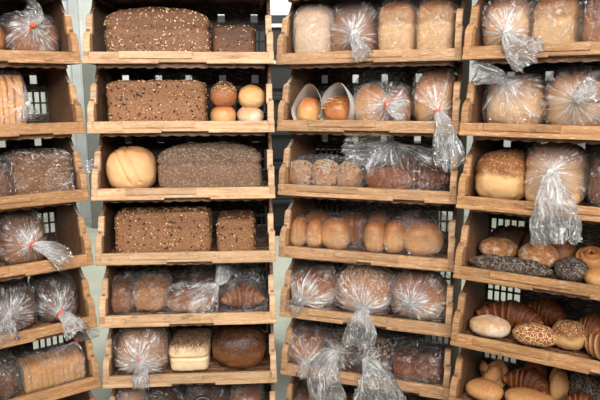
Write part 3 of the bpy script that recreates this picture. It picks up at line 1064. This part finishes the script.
TIES = {
    'a0': ((0.1688, 0.0200, 0.1139), (0.1866, 0.0350, 0.1457), (0.1651, 0.0600, 0.1644)),
    'a1': ((0.1443, 0.0500, 0.0954), (0.1433, 0.0350, 0.0527)),
    'a2': ((0.2909, 0.0900, 0.0983), (0.3211, 0.0800, 0.0970), (0.3548, 0.0700, 0.0919)),
    'a3': ((0.1150, 0.0150, 0.0925), (0.1497, -0.0000, 0.0803), (0.1800, -0.0300, 0.0620), (0.2001, -0.0400, 0.0345)),
    'a4': ((0.0318, 0.0100, 0.0890), (0.0188, 0.0000, 0.0622), (0.0098, 0.0100, 0.0315)),
    'a4b': ((0.1834, 0.0100, 0.0681), (0.2067, -0.0150, 0.0461), (0.2255, -0.0300, 0.0082)),
    'a5': ((0.2521, 0.0900, 0.1525), (0.2716, 0.0600, 0.1758), (0.2940, 0.0200, 0.1977)),
    'b4c': ((0.0991, 0.0600, 0.1260), (0.1201, 0.0700, 0.1586), (0.1340, 0.0800, 0.1771)),
    'b5': ((-0.1748, 0.0100, 0.0910), (-0.1647, -0.0150, 0.0657), (-0.1645, -0.0300, 0.0109)),
    'c0b': ((-0.0416, 0.0200, 0.0878), (-0.0156, -0.0150, 0.0507), (0.0079, -0.0300, 0.0098)),
    'c1c': ((0.0704, 0.0250, 0.0891), (0.1007, 0.0200, 0.0704), (0.1285, 0.0250, 0.0641)),
    'c1e': ((0.2305, 0.0100, 0.0650), (0.2568, -0.0200, 0.0270), (0.2694, -0.0350, -0.0322), (0.2828, -0.0300, -0.0962)),
    'c2d': ((0.0712, 0.1400, 0.1777), (0.0274, 0.1200, 0.1818), (-0.0898, 0.1000, 0.1776)),
    'c4': ((-0.2181, 0.0200, 0.0621), (-0.2334, 0.0100, 0.0452), (-0.2563, 0.0200, 0.0207)),
    'c4b': ((0.0019, 0.0100, 0.0650), (0.0030, -0.0200, 0.0366), (0.0025, -0.0300, -0.0021), (-0.0052, -0.0250, -0.0619)),
    'c4c': ((0.1623, 0.0200, 0.0939), (0.1546, 0.0100, 0.0722)),
    'c5': ((-0.2011, 0.0100, 0.0588), (-0.2053, -0.0000, 0.0322), (-0.2131, 0.0000, 0.0006)),
    'c5b': ((-0.0928, 0.0200, 0.1042), (-0.1131, -0.0200, 0.0810), (-0.1213, -0.0400, 0.0297), (-0.1069, -0.0400, -0.0682)),
    'c5c': ((0.0107, 0.0100, 0.0903), (0.0407, -0.0250, 0.0702), (0.0620, -0.0400, 0.0302), (0.0767, -0.0400, -0.0467)),
    'd0': ((-0.1832, 0.0150, 0.0707), (-0.1569, -0.0200, 0.0377), (-0.1259, -0.0350, 0.0146), (-0.1023, -0.0300, -0.0069)),
    'd1': ((-0.1816, 0.0400, 0.1488), (-0.2057, 0.0300, 0.1715), (-0.2433, 0.0300, 0.1805), (-0.2726, 0.0300, 0.1838)),
    'd1b': ((0.0089, 0.0150, 0.1025), (0.0312, 0.0050, 0.1212), (0.0614, 0.0100, 0.1317)),
    'd2b': ((-0.0397, 0.0000, 0.1265), (-0.0298, -0.0250, 0.0803), (-0.0150, -0.0450, 0.0237), (-0.0051, -0.0400, -0.0628)),
}


def put(o, s, t, x, y, z, rz=0.0):
    o.matrix_world = crate_matrix(s, t) @ Matrix.Translation((x, y, z)) @ Matrix.Rotation(rz, 4, 'Z')


def tag(o, label, cat, group=None):
    o['label'] = label
    o['category'] = cat
    if group:
        o['group'] = group


SHAPES = {
    'brick': dict(nxy=9, nt=9, nb=12, amp=0.002, freq=30, n=22),
    'tin': dict(nxy=7, nt=3.4, nb=10, dome=0.10, waist=(0.18, 0.035), bulge=0.03, amp=0.004, freq=16, n=24),
    'loaf': dict(nxy=4, nt=2.8, nb=6, dome=0.05, amp=0.007, freq=15),
    'loafbox': dict(nxy=5, nt=4.0, nb=7, dome=0.06, amp=0.006, freq=15),
    'loafwaist': dict(nxy=5, nt=3.4, nb=8, dome=0.05, waist=(0.15, 0.05), bulge=0.02, amp=0.003, freq=16),
    'round': dict(nxy=2.3, nt=2.1, nb=2.6, amp=0.008, freq=14),
    'bun': dict(nxy=2.2, nt=2.0, nb=2.6, amp=0.003, freq=20, n=14),
    'splitbun': dict(nxy=2.3, nt=2.1, nb=2.6, amp=0.003, freq=20, n=18, grooves=((1, 0.1, 0, 0.05, 0.09, 0.12),)),
}
SEED_SETS = {
    'mixed': (('seed_pale', 130, 0.0068), ('seed_black', 190, 0.0068), ('seed_mid', 170, 0.007)),
    'tinmix': (('seed_pale', 260, 0.006), ('seed_mid', 120, 0.006), ('seed_black', 160, 0.005)),
    'small': (('seed_pale', 200, 0.0055), ('seed_black', 110, 0.006)),
    'sesame': (('seed_pale', 170, 0.0036),),
    'oats': (('seed_pale', 260, 0.0065),),
    'rye': (('seed_mid', 300, 0.004),),
    'dark': (('seed_mid', 60, 0.003),),
}
_n = [0]


def crust_object(name, shape, mat, w, L, h, seeds=None, extra=None, seed=None):
    _n[0] += 1
    sd = seed if seed is not None else _n[0] * 7 + 3
    if shape == 'croissant':
        me = croissant_mesh(name, w, L, h, sd)
    elif shape == 'baguette':
        me = baguette_mesh(name, w, L, h, sd)
    elif shape == 'knot':
        me = knot_mesh(name, w, L, h, sd)
    elif shape == 'twist':
        me = twist_mesh(name, w, L, h, sd)
    else:
        kw = dict(SHAPES[shape])
        if extra:
            kw.update(extra)
        me = bread_mesh(name, w, L, h, sd, **kw)
    o = ob(name, me, mat)
    if seeds:
        for i, (sm, cnt, sz) in enumerate(SEED_SETS[seeds]):
            cnt = int(cnt * (w * h + w * L * 0.5) / 0.07) if seeds in ('mixed', 'tinmix', 'small', 'rye') else cnt
            nm = {'seed_pale': 'pale_seeds', 'seed_black': 'dark_seeds', 'seed_mid': 'tan_seeds'}[sm]
            me2 = seeds_mesh(nm, me, cnt, sz, sd + i, zmin=0.003, top_only=seeds in ('sesame', 'oats') and shape != 'loaf')
            if me2:
                so = ob(nm, me2, sm, o)
                so['kind'] = 'stuff'
    return o


def bare(key, name, shape, mat, label, cat, seeds=None, rz=0.0, extra=None, group=None):
    s, t, x, y, z, w, L, h = G[key]
    o = crust_object(name, shape, mat, w, L, h, seeds, extra)
    put(o, s, t, x, y, z, rz)
    tag(o, label, cat, group)
    return o


def bagged(keys, name, part, shapes, mats, label, cat, seeds=None, tie=None, tie_mat='tie', film='bag', pad=(0.008, 0.012, 0.010), tail_w=0.05,
           rz=0.0, extra=None, group=None, **bk):
    """bread in a film bag: Empty > loaf (> seeds), bag (> tie)"""
    if isinstance(keys, str):
        keys = [keys]
    if isinstance(shapes, str):
        shapes = [shapes] * len(keys)
    if isinstance(mats, str):
        mats = [mats] * len(keys)
    s, t, x, y, z, w, L, h = G[keys[0]]
    e = bpy.data.objects.new(name, None)
    C.objects.link(e)
    put(e, s, t, x, y, z, 0)
    tag(e, label, cat, group)
    lo, hi = [9, 9, 9], [-9, -9, -9]
    for i, k in enumerate(keys):
        _, _, x1, y1, z1, w1, L1, h1 = G[k]
        o = crust_object(part, shapes[i], mats[i], w1, L1, h1, seeds, extra)
        o.parent = e
        o.location = (x1 - x, y1 - y, z1 - z)
        o.rotation_euler = (0, 0, rz)
        for a, (cc, hh) in enumerate(((x1 - x, w1 / 2), (y1 - y, L1 / 2), (z1 - z + h1 / 2, h1 / 2))):
            lo[a] = min(lo[a], cc - hh)
            hi[a] = max(hi[a], cc + hh)
    half = [(hi[a] - lo[a]) / 2 + pad[a] for a in range(3)]
    c = [(hi[a] + lo[a]) / 2 for a in range(3)]
    _n[0] += 1
    T, tails = None, ()
    if tie:
        pts = TIES[tie]
        rel = [(p[0] - x, p[1] - y, p[2] - z) for p in pts]
        T, tails = rel[0], rel[1:]
    bg = ob('plastic_bag', bag_mesh('plastic_bag', c, half, _n[0] * 13 + 5, T, tails, tail_w, floor=0.0, zmax=TIER - 0.018 - z, at=(x, y, z), **bk), film, e)
    if tie and tie_mat:
        ax = Vector(T) - Vector(c)
        ob('bag_tie', tie_mesh('bag_tie', ax, 1), tie_mat, bg, loc=T)
    return e


# ---- leftmost stack
bagged('a0', 'bagged_loaf', 'loaf', 'loaf', 'brown', 'brown loaf in a clear bag, red-tied, top crate of the leftmost stack', 'bread', tie='a0', tail_w=0.030)
bare('a0b', 'bread_roll', 'bun', 'brown', 'brown roll cut by the left picture edge, top crate', 'bread')


def sliced(key, label, nsl, tie, mat, face, tail_w=0.04, rz=0.0):
    s, t, x, y, z, w, L, h = G[key]
    e = bpy.data.objects.new('sliced_loaf', None)
    C.objects.link(e)
    put(e, s, t, x, y, z, 0)
    tag(e, label, 'bread')
    sw = w / nsl
    me = bread_mesh('slice', sw * 0.985, L, h, 77, nxy=24, nt=24, nb=24, amp=0.0004, freq=30, n=8)
    # rounded slice top
    for v in me.vertices:
        f = v.co.z / h
        if f > 0.8:
            v.co.y *= 1 - 0.25 * ((f - 0.8) / 0.2) ** 2
    me.materials.append(M[mat])
    me.materials.append(M[face])
    for p in me.polygons:
        if abs(p.normal.x) > 0.8:
            p.material_index = 1
    for i in range(nsl):
        o = ob('slice', me, None, e, loc=(-w / 2 + sw * (i + 0.5), 0.002 * math.sin(i * 2.1), 0), rot=(0, 0.03 * math.sin(i * 1.7), 0.02 * math.sin(i * 3)))
    pts = TIES[tie]
    rel = [(p[0] - x, p[1] - y, p[2] - z) for p in pts]
    bg = ob('plastic_bag', bag_mesh('plastic_bag', (0, 0, h / 2), (w / 2 + 0.010, L / 2 + 0.012, h / 2 + 0.012), 901 + nsl, rel[0], rel[1:], tail_w, nexp=5, zmax=TIER - 0.018 - z, th0=0.8, at=(x, y, z)), 'bag_thin', e)
    ob('bag_tie', tie_mesh('bag_tie', Vector(rel[0]) - Vector((0, 0, h / 2)), 1), 'tie' if key == 'a5' else 'tie_white', bg, loc=rel[0])
    return e


sliced('a1', 'pale sliced loaf in a crinkled clear bag, second crate of the leftmost stack', 7, 'a1', 'toast', 'toast', 0.03)
bagged('a2', 'bagged_loaf', 'loaf', 'brick', 'seeded', 'seeded brick loaf in clear film, bag end poking past its crate', 'bread', seeds='small', tie='a2', tie_mat=None, tail_w=0.026, film='bag', nexp=6, th0=0.7, pad=(0.006, 0.008, 0.006))
bagged('a2b', 'bagged_loaf', 'loaf', 'loaf', 'dark', 'dark bagged loaf at left picture edge beside bagged seeded brick', 'bread', film='bag', crumple=0.009)
bagged('a3', 'bagged_loaf', 'loaf', 'loafbox', 'brown', 'brown bagged loaf with orange tie, alone in its leftmost-stack crate', 'bread', tie='a3', tail_w=0.034)
bagged('a4', 'bagged_loaf', 'loaf', 'loafbox', 'dark', 'dark bagged loaf with white knot at left edge, fifth crate down', 'bread', tie='a4', tie_mat=None, tail_w=0.04)
bagged('a4b', 'bagged_loaf', 'loaf', 'loafbox', 'dark', 'dark bagged loaf with tail over rail, nearer the gap, fifth crate down', 'bread', tie='a4b', tie_mat='tie', tail_w=0.035)
sliced('a5', 'sliced toast loaf with golden crust in clear red-tied bag', 11, 'a5', 'toast', 'crumb', 0.026)
bagged('a5b', 'bagged_loaf', 'loaf', 'loaf', 'dark', 'dark bagged loaf left of the sliced toast loaf', 'bread', film='bag', crumple=0.009)

# ---- second stack
bare('b0', 'seeded_loaf', 'tin', 'seeded_mid', 'large domed brown loaf speckled with pale seeds, top crate', 'bread', seeds='tinmix')
bare('b0b', 'seeded_loaf', 'brick', 'seeded_dark', 'small dark square seeded loaf beside the large domed one', 'bread', seeds='small')
bare('b1', 'seeded_loaf', 'brick', 'seeded', 'long seeded brick loaf beside four small rolls', 'bread', seeds='mixed')
bare('b1r0', 'bread_roll', 'bun', 'golden', 'golden roll under the sesame-topped dark roll', 'bread', group='small rolls in the second crate')
bare('b1r1', 'bread_roll', 'bun', 'dusty', 'flour-dusted pale roll at the bottom of four rolls', 'bread', group='small rolls in the second crate')
bare('b1r2', 'bread_roll', 'bun', 'brown', 'dark sesame-topped roll lying on a golden roll', 'bread', seeds='sesame', group='small rolls in the second crate')
bare('b1r3', 'bread_roll', 'bun', 'paleroll', 'smooth pale roll lying on the flour-dusted roll', 'bread', group='small rolls in the second crate')
bare('b2', 'split_loaf', 'round', 'softpale', 'pale round bread with a broad split down its face', 'bread', extra=dict(nxy=2.8, nt=2.4, nb=3, amp=0.004, n=30, grooves=((1, 0, 0.42, 0.24, 0.055, 0.09), (1, 0, 0.42, -0.20, 0.045, 0.09))))
bare('b2b', 'rye_loaf', 'tin', 'rye', 'long greyish rye loaf with a ridge along its side', 'bread', seeds='rye')
bare('b3', 'seeded_loaf', 'brick', 'seeded', 'long seeded brick loaf beside a square seeded loaf, fourth crate', 'bread', seeds='mixed')
bare('b3b', 'seeded_loaf', 'brick', 'seeded', 'small square seeded loaf with light crust, fourth crate', 'bread', seeds='mixed')
bagged('b4', 'bagged_loaf', 'loaf', 'loaf', 'brown', 'narrow brown bagged loaf against the crate side, fifth crate', 'bread', pad=(0.004, 0.01, 0.008))
bagged('b4b', 'bagged_loaf', 'loaf', 'loaf', 'oat', 'oaty round-topped bagged loaf with slashed crust, fifth crate', 'bread', extra=dict(grooves=((1, 0.2, -0.6, 0.1, 0.05, 0.05),)), pad=(0.005, 0.01, 0.012))
bagged('b4c', 'bagged_bread', 'bread', 'bun', 'floury', 'flat floury bread in a bag with white knotted neck', 'bread', tie='b4c', tie_mat=None, tail_w=0.04, pad=(0.008, 0.012, 0.022), th0=1.2)
bagged('b4d', 'bagged_croissant', 'croissant', 'croissant', 'croissant', 'golden croissant in a loose bag, fifth crate of second stack', 'pastry', film='bag', pad=(0.006, 0.01, 0.035), crumple=0.010, nexp=2.6)
bagged('b4e', 'bagged_bread', 'bread', 'loaf', 'brown', 'brown bagged bread behind the flat floury bread', 'bread', film='bag', pad=(0.01, 0.01, 0.03), crumple=0.012)
bagged('b5', 'bagged_loaf', 'loaf', 'round', 'oat', 'round loaf in clear bag gathered by an orange tie in front', 'bread', tie='b5', tail_w=0.028, pleats=23, th0=1.2, extra=dict(nxy=3, nt=2.4, nb=3.2))
bare('b5b', 'tin_loaf', 'tin', 'tinflour', 'pale tin loaf with floured browned top, unwrapped', 'bread', extra=dict(waist=(0.0, 0.05), nt=5, dome=0.03))
bare('b5c', 'round_loaf', 'round', 'darkround', 'dark glossy round loaf beside the pale tin loaf', 'bread', seeds='dark', extra=dict(nxy=2.6, nt=2.5, nb=2.4, hump=0.03))
bagged('b6', 'bagged_loaf', 'loaf', 'loaf', 'paleroll', 'pale bagged loaf at picture bottom against the crate side', 'bread', film='bag_milky')
bagged('b6b', 'bagged_loaf', 'loaf', 'loaf', 'dark', 'dark bagged loaf at picture bottom under orange-tied bag', 'bread')
o = bagged('b6c', 'bagged_loaf', 'loaf', 'loaf', 'dark', 'bagged loaf at picture bottom with a round black and white badge', 'bread')
_, _, _, _, _, w6, L6, h6 = G['b6c']


def badge():
    V, F, mats = [], [], []
    n = 32
    rs = [0.0, 0.016, 0.017, 0.030, 0.031, 0.040]
    for r in rs[1:]:
        for k in range(n):
            a = 2 * PI * k / n
            V.append((r * math.cos(a), 0.06 * r * r * 10, r * math.sin(a)))
    V.append((0, 0, 0))
    for k in range(n):
        F.append((len(V) - 1, k, (k + 1) % n))
        mats.append(0)
    for j in range(len(rs) - 2):
        for k in range(n):
            F.append((j * n + k, (j + 1) * n + k, (j + 1) * n + (k + 1) % n, j * n + (k + 1) % n))
            mats.append([1, 1, 0, 1][j])
    me = mesh_of('badge', V, F)
    me.materials.append(M['white_print'])
    me.materials.append(M['ink'])
    me.polygons.foreach_set('material_index', mats)
    return me


ob('badge', badge(), None, o, loc=(0.0, -L6 / 2 - 0.017, h6 * 0.72))
bagged('b6d', 'bagged_loaf', 'loaf', 'loafwaist', 'amber', 'amber loaf in shiny film at picture bottom, beside the badge', 'bread', crumple=0.008)

def empty_bag(key, label):
    s, t, x, y, z, w, L, h = G[key]
    _n[0] += 1
    o = ob('empty_bag', bag_mesh('empty_bag', (0, 0, h / 2), (w / 2, L / 2, h / 2), _n[0] * 17, crumple=0.02, nexp=2.2, zmax=h, at=(x, y, z)), 'bag')
    put(o, s, t, x, y, z, 0)
    tag(o, label, 'plastic bag', 'empty bags lying in the crates')


empty_bag('b1f', 'empty crumpled clear bag behind the long seeded brick, second crate')
empty_bag('b4f', 'empty puffed clear bag behind the bagged croissant')
empty_bag('c1f', 'empty crumpled clear bag behind the two orange-tied golden rolls')

# ---- third stack
bagged('c0', 'bagged_loaf', 'loaf', 'loafwaist', 'white_low', 'pale loaf in a whitish bag at the end of the top row', 'bread', film='bag_milky')
bagged('c0b', 'bagged_loaf', 'loaf', 'loaf', 'brown', 'brown-topped bagged loaf with starburst pleats and white knot', 'bread', tie='c0b', tie_mat='tie_white', tail_w=0.032, pleats=23, th0=1.25)
bagged('c0c', 'bagged_loaf', 'loaf', 'loafwaist', 'white', 'pale loaf in tight film right of the starburst bag', 'bread')
bagged('c0d', 'bagged_loaf', 'loaf', 'loafwaist', 'white', 'pale loaf in tight film, last in its top crate', 'bread')


def paper_wrapped(key, name, part, mat, label, lean, cheese=False):
    s, t, x, y, z, w, L, h = G[key]
    e = bpy.data.objects.new(name, None)
    C.objects.link(e)
    put(e, s, t, x, y, z, lean)
    tag(e, label, 'bread')
    o = crust_object(part, 'bun', mat, w, L, h * 0.86, None, dict(nxy=2.4))
    o.parent = e
    if cheese:
        me2 = None
        rnd = random.Random(5)
        V, F = [], []
        for i in range(60):
            a, b = rnd.uniform(-0.42, 0.42) * w, rnd.uniform(-0.48, 0.2) * L
            zz = h * 0.86 * (0.52 + 0.46 * math.sqrt(max(0.02, 1 - (2 * a / w) ** 2 - (2 * b / L) ** 2)))
            an, l = rnd.uniform(0, PI), rnd.uniform(0.008, 0.016)
            dx, dy = math.cos(an) * l, math.sin(an) * l
            i0 = len(V)
            for sx in (-1, 1):
                for q in range(4):
                    V.append((a + sx * dx + 0.002 * (q in (1, 2)), b + sx * dy, zz + 0.003 * (q > 1) - 0.001))
            F += [(i0 + q, i0 + (q + 1) % 4, i0 + 4 + (q + 1) % 4, i0 + 4 + q) for q in range(4)]
        so = ob('cheese_topping', mesh_of('cheese_topping', V, F), 'cheese', o)
        so['kind'] = 'stuff'
    # open paper sleeve, its upper lip standing up in a peak
    V, F = [], []
    na, nb = 36, 10
    for j in range(nb + 1):
        f = j / nb
        for k in range(na):
            a = 2 * PI * k / na
            ca, sa = math.cos(a), math.sin(a)
            yy = -L * 0.38 + L * 0.95 * f - 0.03 * max(0, ca) * (1 - f)
            px = ca * (w * 0.56 + 0.006 * (1 - f))
            pz = h * 0.46 + sa * h * 0.50
            if sa > 0:
                pz += (0.032 * (sa ** 3)) * (1 - 0.6 * f)
                px += 0.012 * sa * (1 - f)
            sq = 1 - 0.5 * f * f
            nn = noise.noise(Vector((px * 30, yy * 30, pz * 30 + lean * 9)))
            V.append((px * (1 - 0.2 * f), yy, max(0.001, pz * sq if sa > 0 else pz) + 0.004 * nn * (sa > 0)))
    for j in range(nb):
        for k in range(na):
            F.append((j * na + k, j * na + (k + 1) % na, (j + 1) * na + (k + 1) % na, (j + 1) * na + k))
    bo = ob('paper_bag', mesh_of('paper_bag', V, F, True), 'paper', e)
    return e


paper_wrapped('c1', 'wrapped_roll', 'roll', 'golden', 'smooth golden roll in a white paper bag', 0.1)
paper_wrapped('c1b', 'wrapped_roll', 'roll', 'amber', 'cheese-topped roll in a white paper bag', -0.1, True)
bagged(['c1c', 'c1d'], 'bagged_rolls', 'roll', ['splitbun', 'bun'], ['golden', 'amber'], 'two golden rolls in a clear bag with orange tie between them', 'bread', tie='c1c', tail_w=0.034, pad=(0.004, 0.012, 0.008))
bagged('c1e', 'bagged_loaf', 'loaf', 'loaf', 'golden', 'tall golden loaf in bag, orange tie, long tail hanging down', 'bread', tie='c1e', tail_w=0.045, th0=1.1)
bagged(['c2', 'c2b', 'c2c'], 'bagged_rolls', 'roll', 'bun', 'oat', 'three oat rolls side by side in one long clear bag', 'bread', seeds='oats', extra=dict(nxy=3, nt=2.6, nb=3), pad=(0.006, 0.014, 0.016), crumple=0.007, nexp=4)
bagged(['c2d', 'c2e', 'c2f'], 'bagged_pastries', 'pastry', ['baguette', 'croissant', 'croissant'], ['croissant', 'croissant_dark', 'croissant_dark'], 'long brown pastries in a big crumpled bag beside the oat rolls', 'pastry', tie='c2d', tie_mat=None, tail_w=0.10, pad=(0.012, 0.014, 0.012), crumple=0.008)
GR = 'golden rolls in the third stack'
bagged(['c3', 'c3b', 'c3j'], 'bagged_rolls', 'roll', ['splitbun', 'bun', 'bun'], 'golden', 'golden rolls in film against the crate side, fourth crate', 'bread', group=GR, pad=(0.003, 0.01, 0.008), film='bag_thin')
bagged(['c3c', 'c3d'], 'bagged_rolls', 'roll', ['bun', 'splitbun'], ['golden', 'amber'], 'pale-fronted golden roll with a browner one behind, in film', 'bread', group=GR, pad=(0.003, 0.01, 0.008), film='bag_thin', extra=dict(nxy=2.8, nt=2.6, nb=3))
bagged(['c3e', 'c3f', 'c3h'], 'bagged_rolls', 'roll', ['bun', 'bun', 'bun'], 'golden', 'pair of round golden rolls pressed together in film', 'bread', group=GR, pad=(0.003, 0.01, 0.008), film='bag_thin', extra=dict(nxy=2.6, nt=2.6, nb=3))
bagged(['c3g', 'c3i'], 'bagged_rolls', 'roll', ['bun', 'bun'], ['golden', 'amber'], 'long golden roll lying aslant in a shiny bag, fourth crate', 'bread', group=GR, pad=(0.005, 0.012, 0.012), film='bag', rz=0.5, crumple=0.007)
bagged('c4', 'bagged_loaf', 'loaf', 'round', 'floury', 'floury round bread in bag, white knot, fifth crate of third stack', 'bread', tie='c4', tie_mat=None, tail_w=0.03, th0=1.2, extra=dict(nxy=2.8, nt=2.4, nb=3))
bagged('c4b', 'bagged_loaf', 'loaf', 'round', 'oat', 'oat-crusted bagged bread, tail hanging over the rail below', 'bread', seeds='oats', tie='c4b', tie_mat=None, tail_w=0.055, pleats=21, th0=1.1, extra=dict(nxy=3, nt=2.6, nb=3, grooves=((1, 0, 0, 0, 0.06, 0.08),)))
bagged('c4c', 'bagged_loaf', 'loaf', 'round', 'floury', 'floury cleft bread in bag beside the oat-crusted one', 'bread', tie='c4c', tie_mat=None, tail_w=0.02, th0=1.1, extra=dict(nxy=3, nt=2.6, nb=3, grooves=((1, 0, 0, 0.12, 0.06, 0.1),)))
bagged('c5', 'bagged_loaf', 'loaf', 'round', 'amber', 'amber bun in a knotted bag against the side, sixth crate', 'bread', tie='c5', tie_mat=None, tail_w=0.03, extra=dict(nxy=2.8, nt=2.6, nb=3))
bagged('c5b', 'bagged_loaf', 'loaf', 'round', 'dark', 'seed-crusted dark loaf whose bag tail falls below the rail', 'bread', seeds='oats', tie='c5b', tie_mat=None, tail_w=0.065)
bagged('c5c', 'bagged_loaf', 'loaf', 'round', 'dark', 'seed-crusted dark loaf with white-knotted bag and wide tail', 'bread', seeds='oats', tie='c5c', tie_mat='tie_white', tail_w=0.085)
bagged(['c5d', 'c5e'], 'bagged_rolls', 'roll', 'loaf', 'mahogany', 'two glossy reddish brown rolls in one bag, sixth crate', 'bread', pad=(0.006, 0.012, 0.016), crumple=0.007, nexp=4)
bagged('c6', 'bagged_loaf', 'loaf', 'loaf', 'brown', 'brown bagged loaf at picture bottom of the third stack', 'bread', film='bag')

# ---- rightmost stack
bagged('d0', 'bagged_loaf', 'loaf', 'loaf', 'white', 'pale loaf in knotted bag, tail over the rail, rightmost stack', 'bread', tie='d0', tie_mat='tie_white', tail_w=0.05, th0=1.2, pleats=21)
bagged('d0b', 'bagged_loaf', 'loaf', 'loafwaist', 'white', 'pale square loaf in tight film, middle of the rightmost top crate', 'bread')
bagged('d0c', 'bagged_loaf', 'loaf', 'loaf', 'brown', 'browner bagged loaf at the right picture edge, top crate', 'bread')
bagged('d1', 'bagged_loaf', 'loaf', 'round', 'white', 'pale bagged loaf with its bag neck twisted upward', 'bread', tie='d1', tie_mat=None, tail_w=0.035, extra=dict(nxy=3.2, nt=2.8, nb=5))
bagged('d1b', 'bagged_loaf', 'loaf', 'round', 'white', 'brown-topped pale bagged loaf at right edge, second crate', 'bread', tie='d1b', tie_mat=None, tail_w=0.035, extra=dict(nxy=3.2, nt=2.8, nb=5))
bare('d2', 'sesame_bread', 'round', 'sesame', 'unwrapped bread with sesame-browned top and pale burst front', 'bread', seeds='sesame', extra=dict(nxy=3, nt=2.4, nb=4, waist=(0.05, 0.05), bulge=0.0))
bagged('d2b', 'bagged_loaf', 'loaf', 'loafwaist', 'white', 'tall pale loaf, crumpled bag hanging far below its rail', 'bread', tie='d2b', tie_mat='tie_white', tail_w=0.064, th0=1.2, pleats=21, flat_t=0.2)
bagged('d2c', 'bagged_loaf', 'loaf', 'loaf', 'dark', 'dark bagged loaf in shade at right edge, third crate', 'bread')
RG = 'rolls and pastries in the rightmost stack'
bare('d3', 'baguette', 'baguette', 'blackbread', 'short black seeded baguette lying along the rail', 'bread', seeds='rye', group=RG)
bare('d3b', 'bread_roll', 'bun', 'crusty', 'crackled floury roll behind the black baguette, by the crate side', 'bread', group=RG)
bare('d3c', 'bread_roll', 'bun', 'crusty', 'crackled browner roll behind the end of the baguette', 'bread', group=RG)
bare('d3d', 'bread_roll', 'bun', 'brown', 'brown roll half hidden behind two crackled rolls', 'bread', group=RG)
bare('d3e', 'bread_roll', 'bun', 'blackbread', 'black flour-dusted round roll at the end of the baguette', 'bread', group=RG)


def danish(key):
    s, t, x, y, z, w, L, h = G[key]
    n = 110
    path, rad = [], []
    for i in range(n):
        f = i / (n - 1)
        a = f * 2 * PI * 2.6
        r = 0.12 + 0.88 * f
        path.append((r * math.cos(a), r * math.sin(a) * 1.0, 0.18 * (1 - f)))
        rad.append(0.26 * (0.7 + 0.3 * math.sin(PI * min(1, f * 1.05 + 0.1))))
    me = fit_mesh(tube('raisin_swirl', path, rad, 12, 1.0), w, w * 0.95, h * 0.75)
    o = ob('raisin_swirl', me, 'golden')
    put(o, s, t, x, y, z, 0)
    o.rotation_euler.x += 0.55
    tag(o, 'round golden pastry swirl dotted with raisins', 'pastry', RG)
    rnd = random.Random(3)
    rm = bread_mesh('raisin', 0.013, 0.010, 0.008, 4, nxy=2.2, nt=2, nb=2, amp=0.001, freq=90, n=5)
    for i in range(7):
        a, r = i * 2.4, w * (0.10 + 0.045 * i)
        ob('raisin', rm, 'raisin', o, loc=(r * math.cos(a) * 0.75, r * math.sin(a) * 0.75, h * 0.60 - 0.018 * r / w), rot=(0, 0, a))
    return o


danish('d3f')
bare('d3g', 'bread_roll', 'bun', 'softroll', 'tan roll at right edge under the raisin swirl', 'bread', group=RG)
bare('d3h', 'baguette', 'baguette', 'dark', 'dark short baguette at the back by the grid openings', 'bread', group=RG)
bare('d3i', 'bread_roll', 'bun', 'dark', 'dark small roll at the back between baguette and rolls', 'bread', group=RG)
bare('d4', 'bread_roll', 'bun', 'dusty', 'pale oval roll covered in sesame, by the crate side', 'bread', seeds='sesame', group=RG, extra=dict(amp=0.002))
bare('d4b', 'tiger_roll', 'bun', 'tiger', 'oval roll with white crackled tiger crust', 'bread', group=RG)
bare('d4c', 'croissant', 'croissant', 'croissant_dark', 'large dark brown croissant behind the pale sesame roll', 'pastry', group=RG)
bare('d4d', 'bread_roll', 'bun', 'sesame', 'browned sesame roll beside the crackled tiger roll', 'bread', seeds='sesame', group=RG)
bare('d4e', 'croissant', 'croissant', 'croissant_dark', 'croissant lying at the back above the tiger roll', 'pastry', group=RG, rz=-0.4)
bare('d4f', 'croissant', 'croissant', 'croissant', 'lighter croissant near right edge behind the sesame roll', 'pastry', group=RG, rz=-0.3)
bare('d4g', 'pastry_twist', 'twist', 'twist', 'twisted striped pastry at the right edge behind the rail', 'pastry', group=RG, rz=1.25)
bare('d5', 'bread_roll', 'bun', 'softroll', 'golden oval roll at picture bottom by the crate side', 'bread', group=RG)
bare('d5b', 'knotted_roll', 'knot', 'softroll', 'pale knotted roll behind the golden oval roll', 'bread', group=RG)
bare('d5c', 'croissant', 'croissant', 'croissant_dark', 'shiny dark croissant in the lowest crate beside the knotted roll', 'pastry', group=RG, rz=-0.35)
bare('d5d', 'bread_roll', 'bun', 'softroll', 'flat golden roll at picture bottom under the shiny croissant', 'bread', group=RG)
bare('d5e', 'breadstick', 'baguette', 'softroll', 'plain long roll lying aslant beside the shiny croissant', 'bread', group=RG, rz=-0.9)
bare('d5f', 'baguette', 'baguette', 'blackbread', 'dark seeded long roll at right edge, lowest crate', 'bread', seeds='rye', group=RG, rz=-0.2)
bare('d5g', 'croissant', 'croissant', 'croissant_dark', 'dark croissant at the bottom right corner', 'pastry', group=RG)
bare('d5h', 'bread_roll', 'bun', 'amber', 'small brown roll at the back above the shiny croissant', 'bread', group=RG)
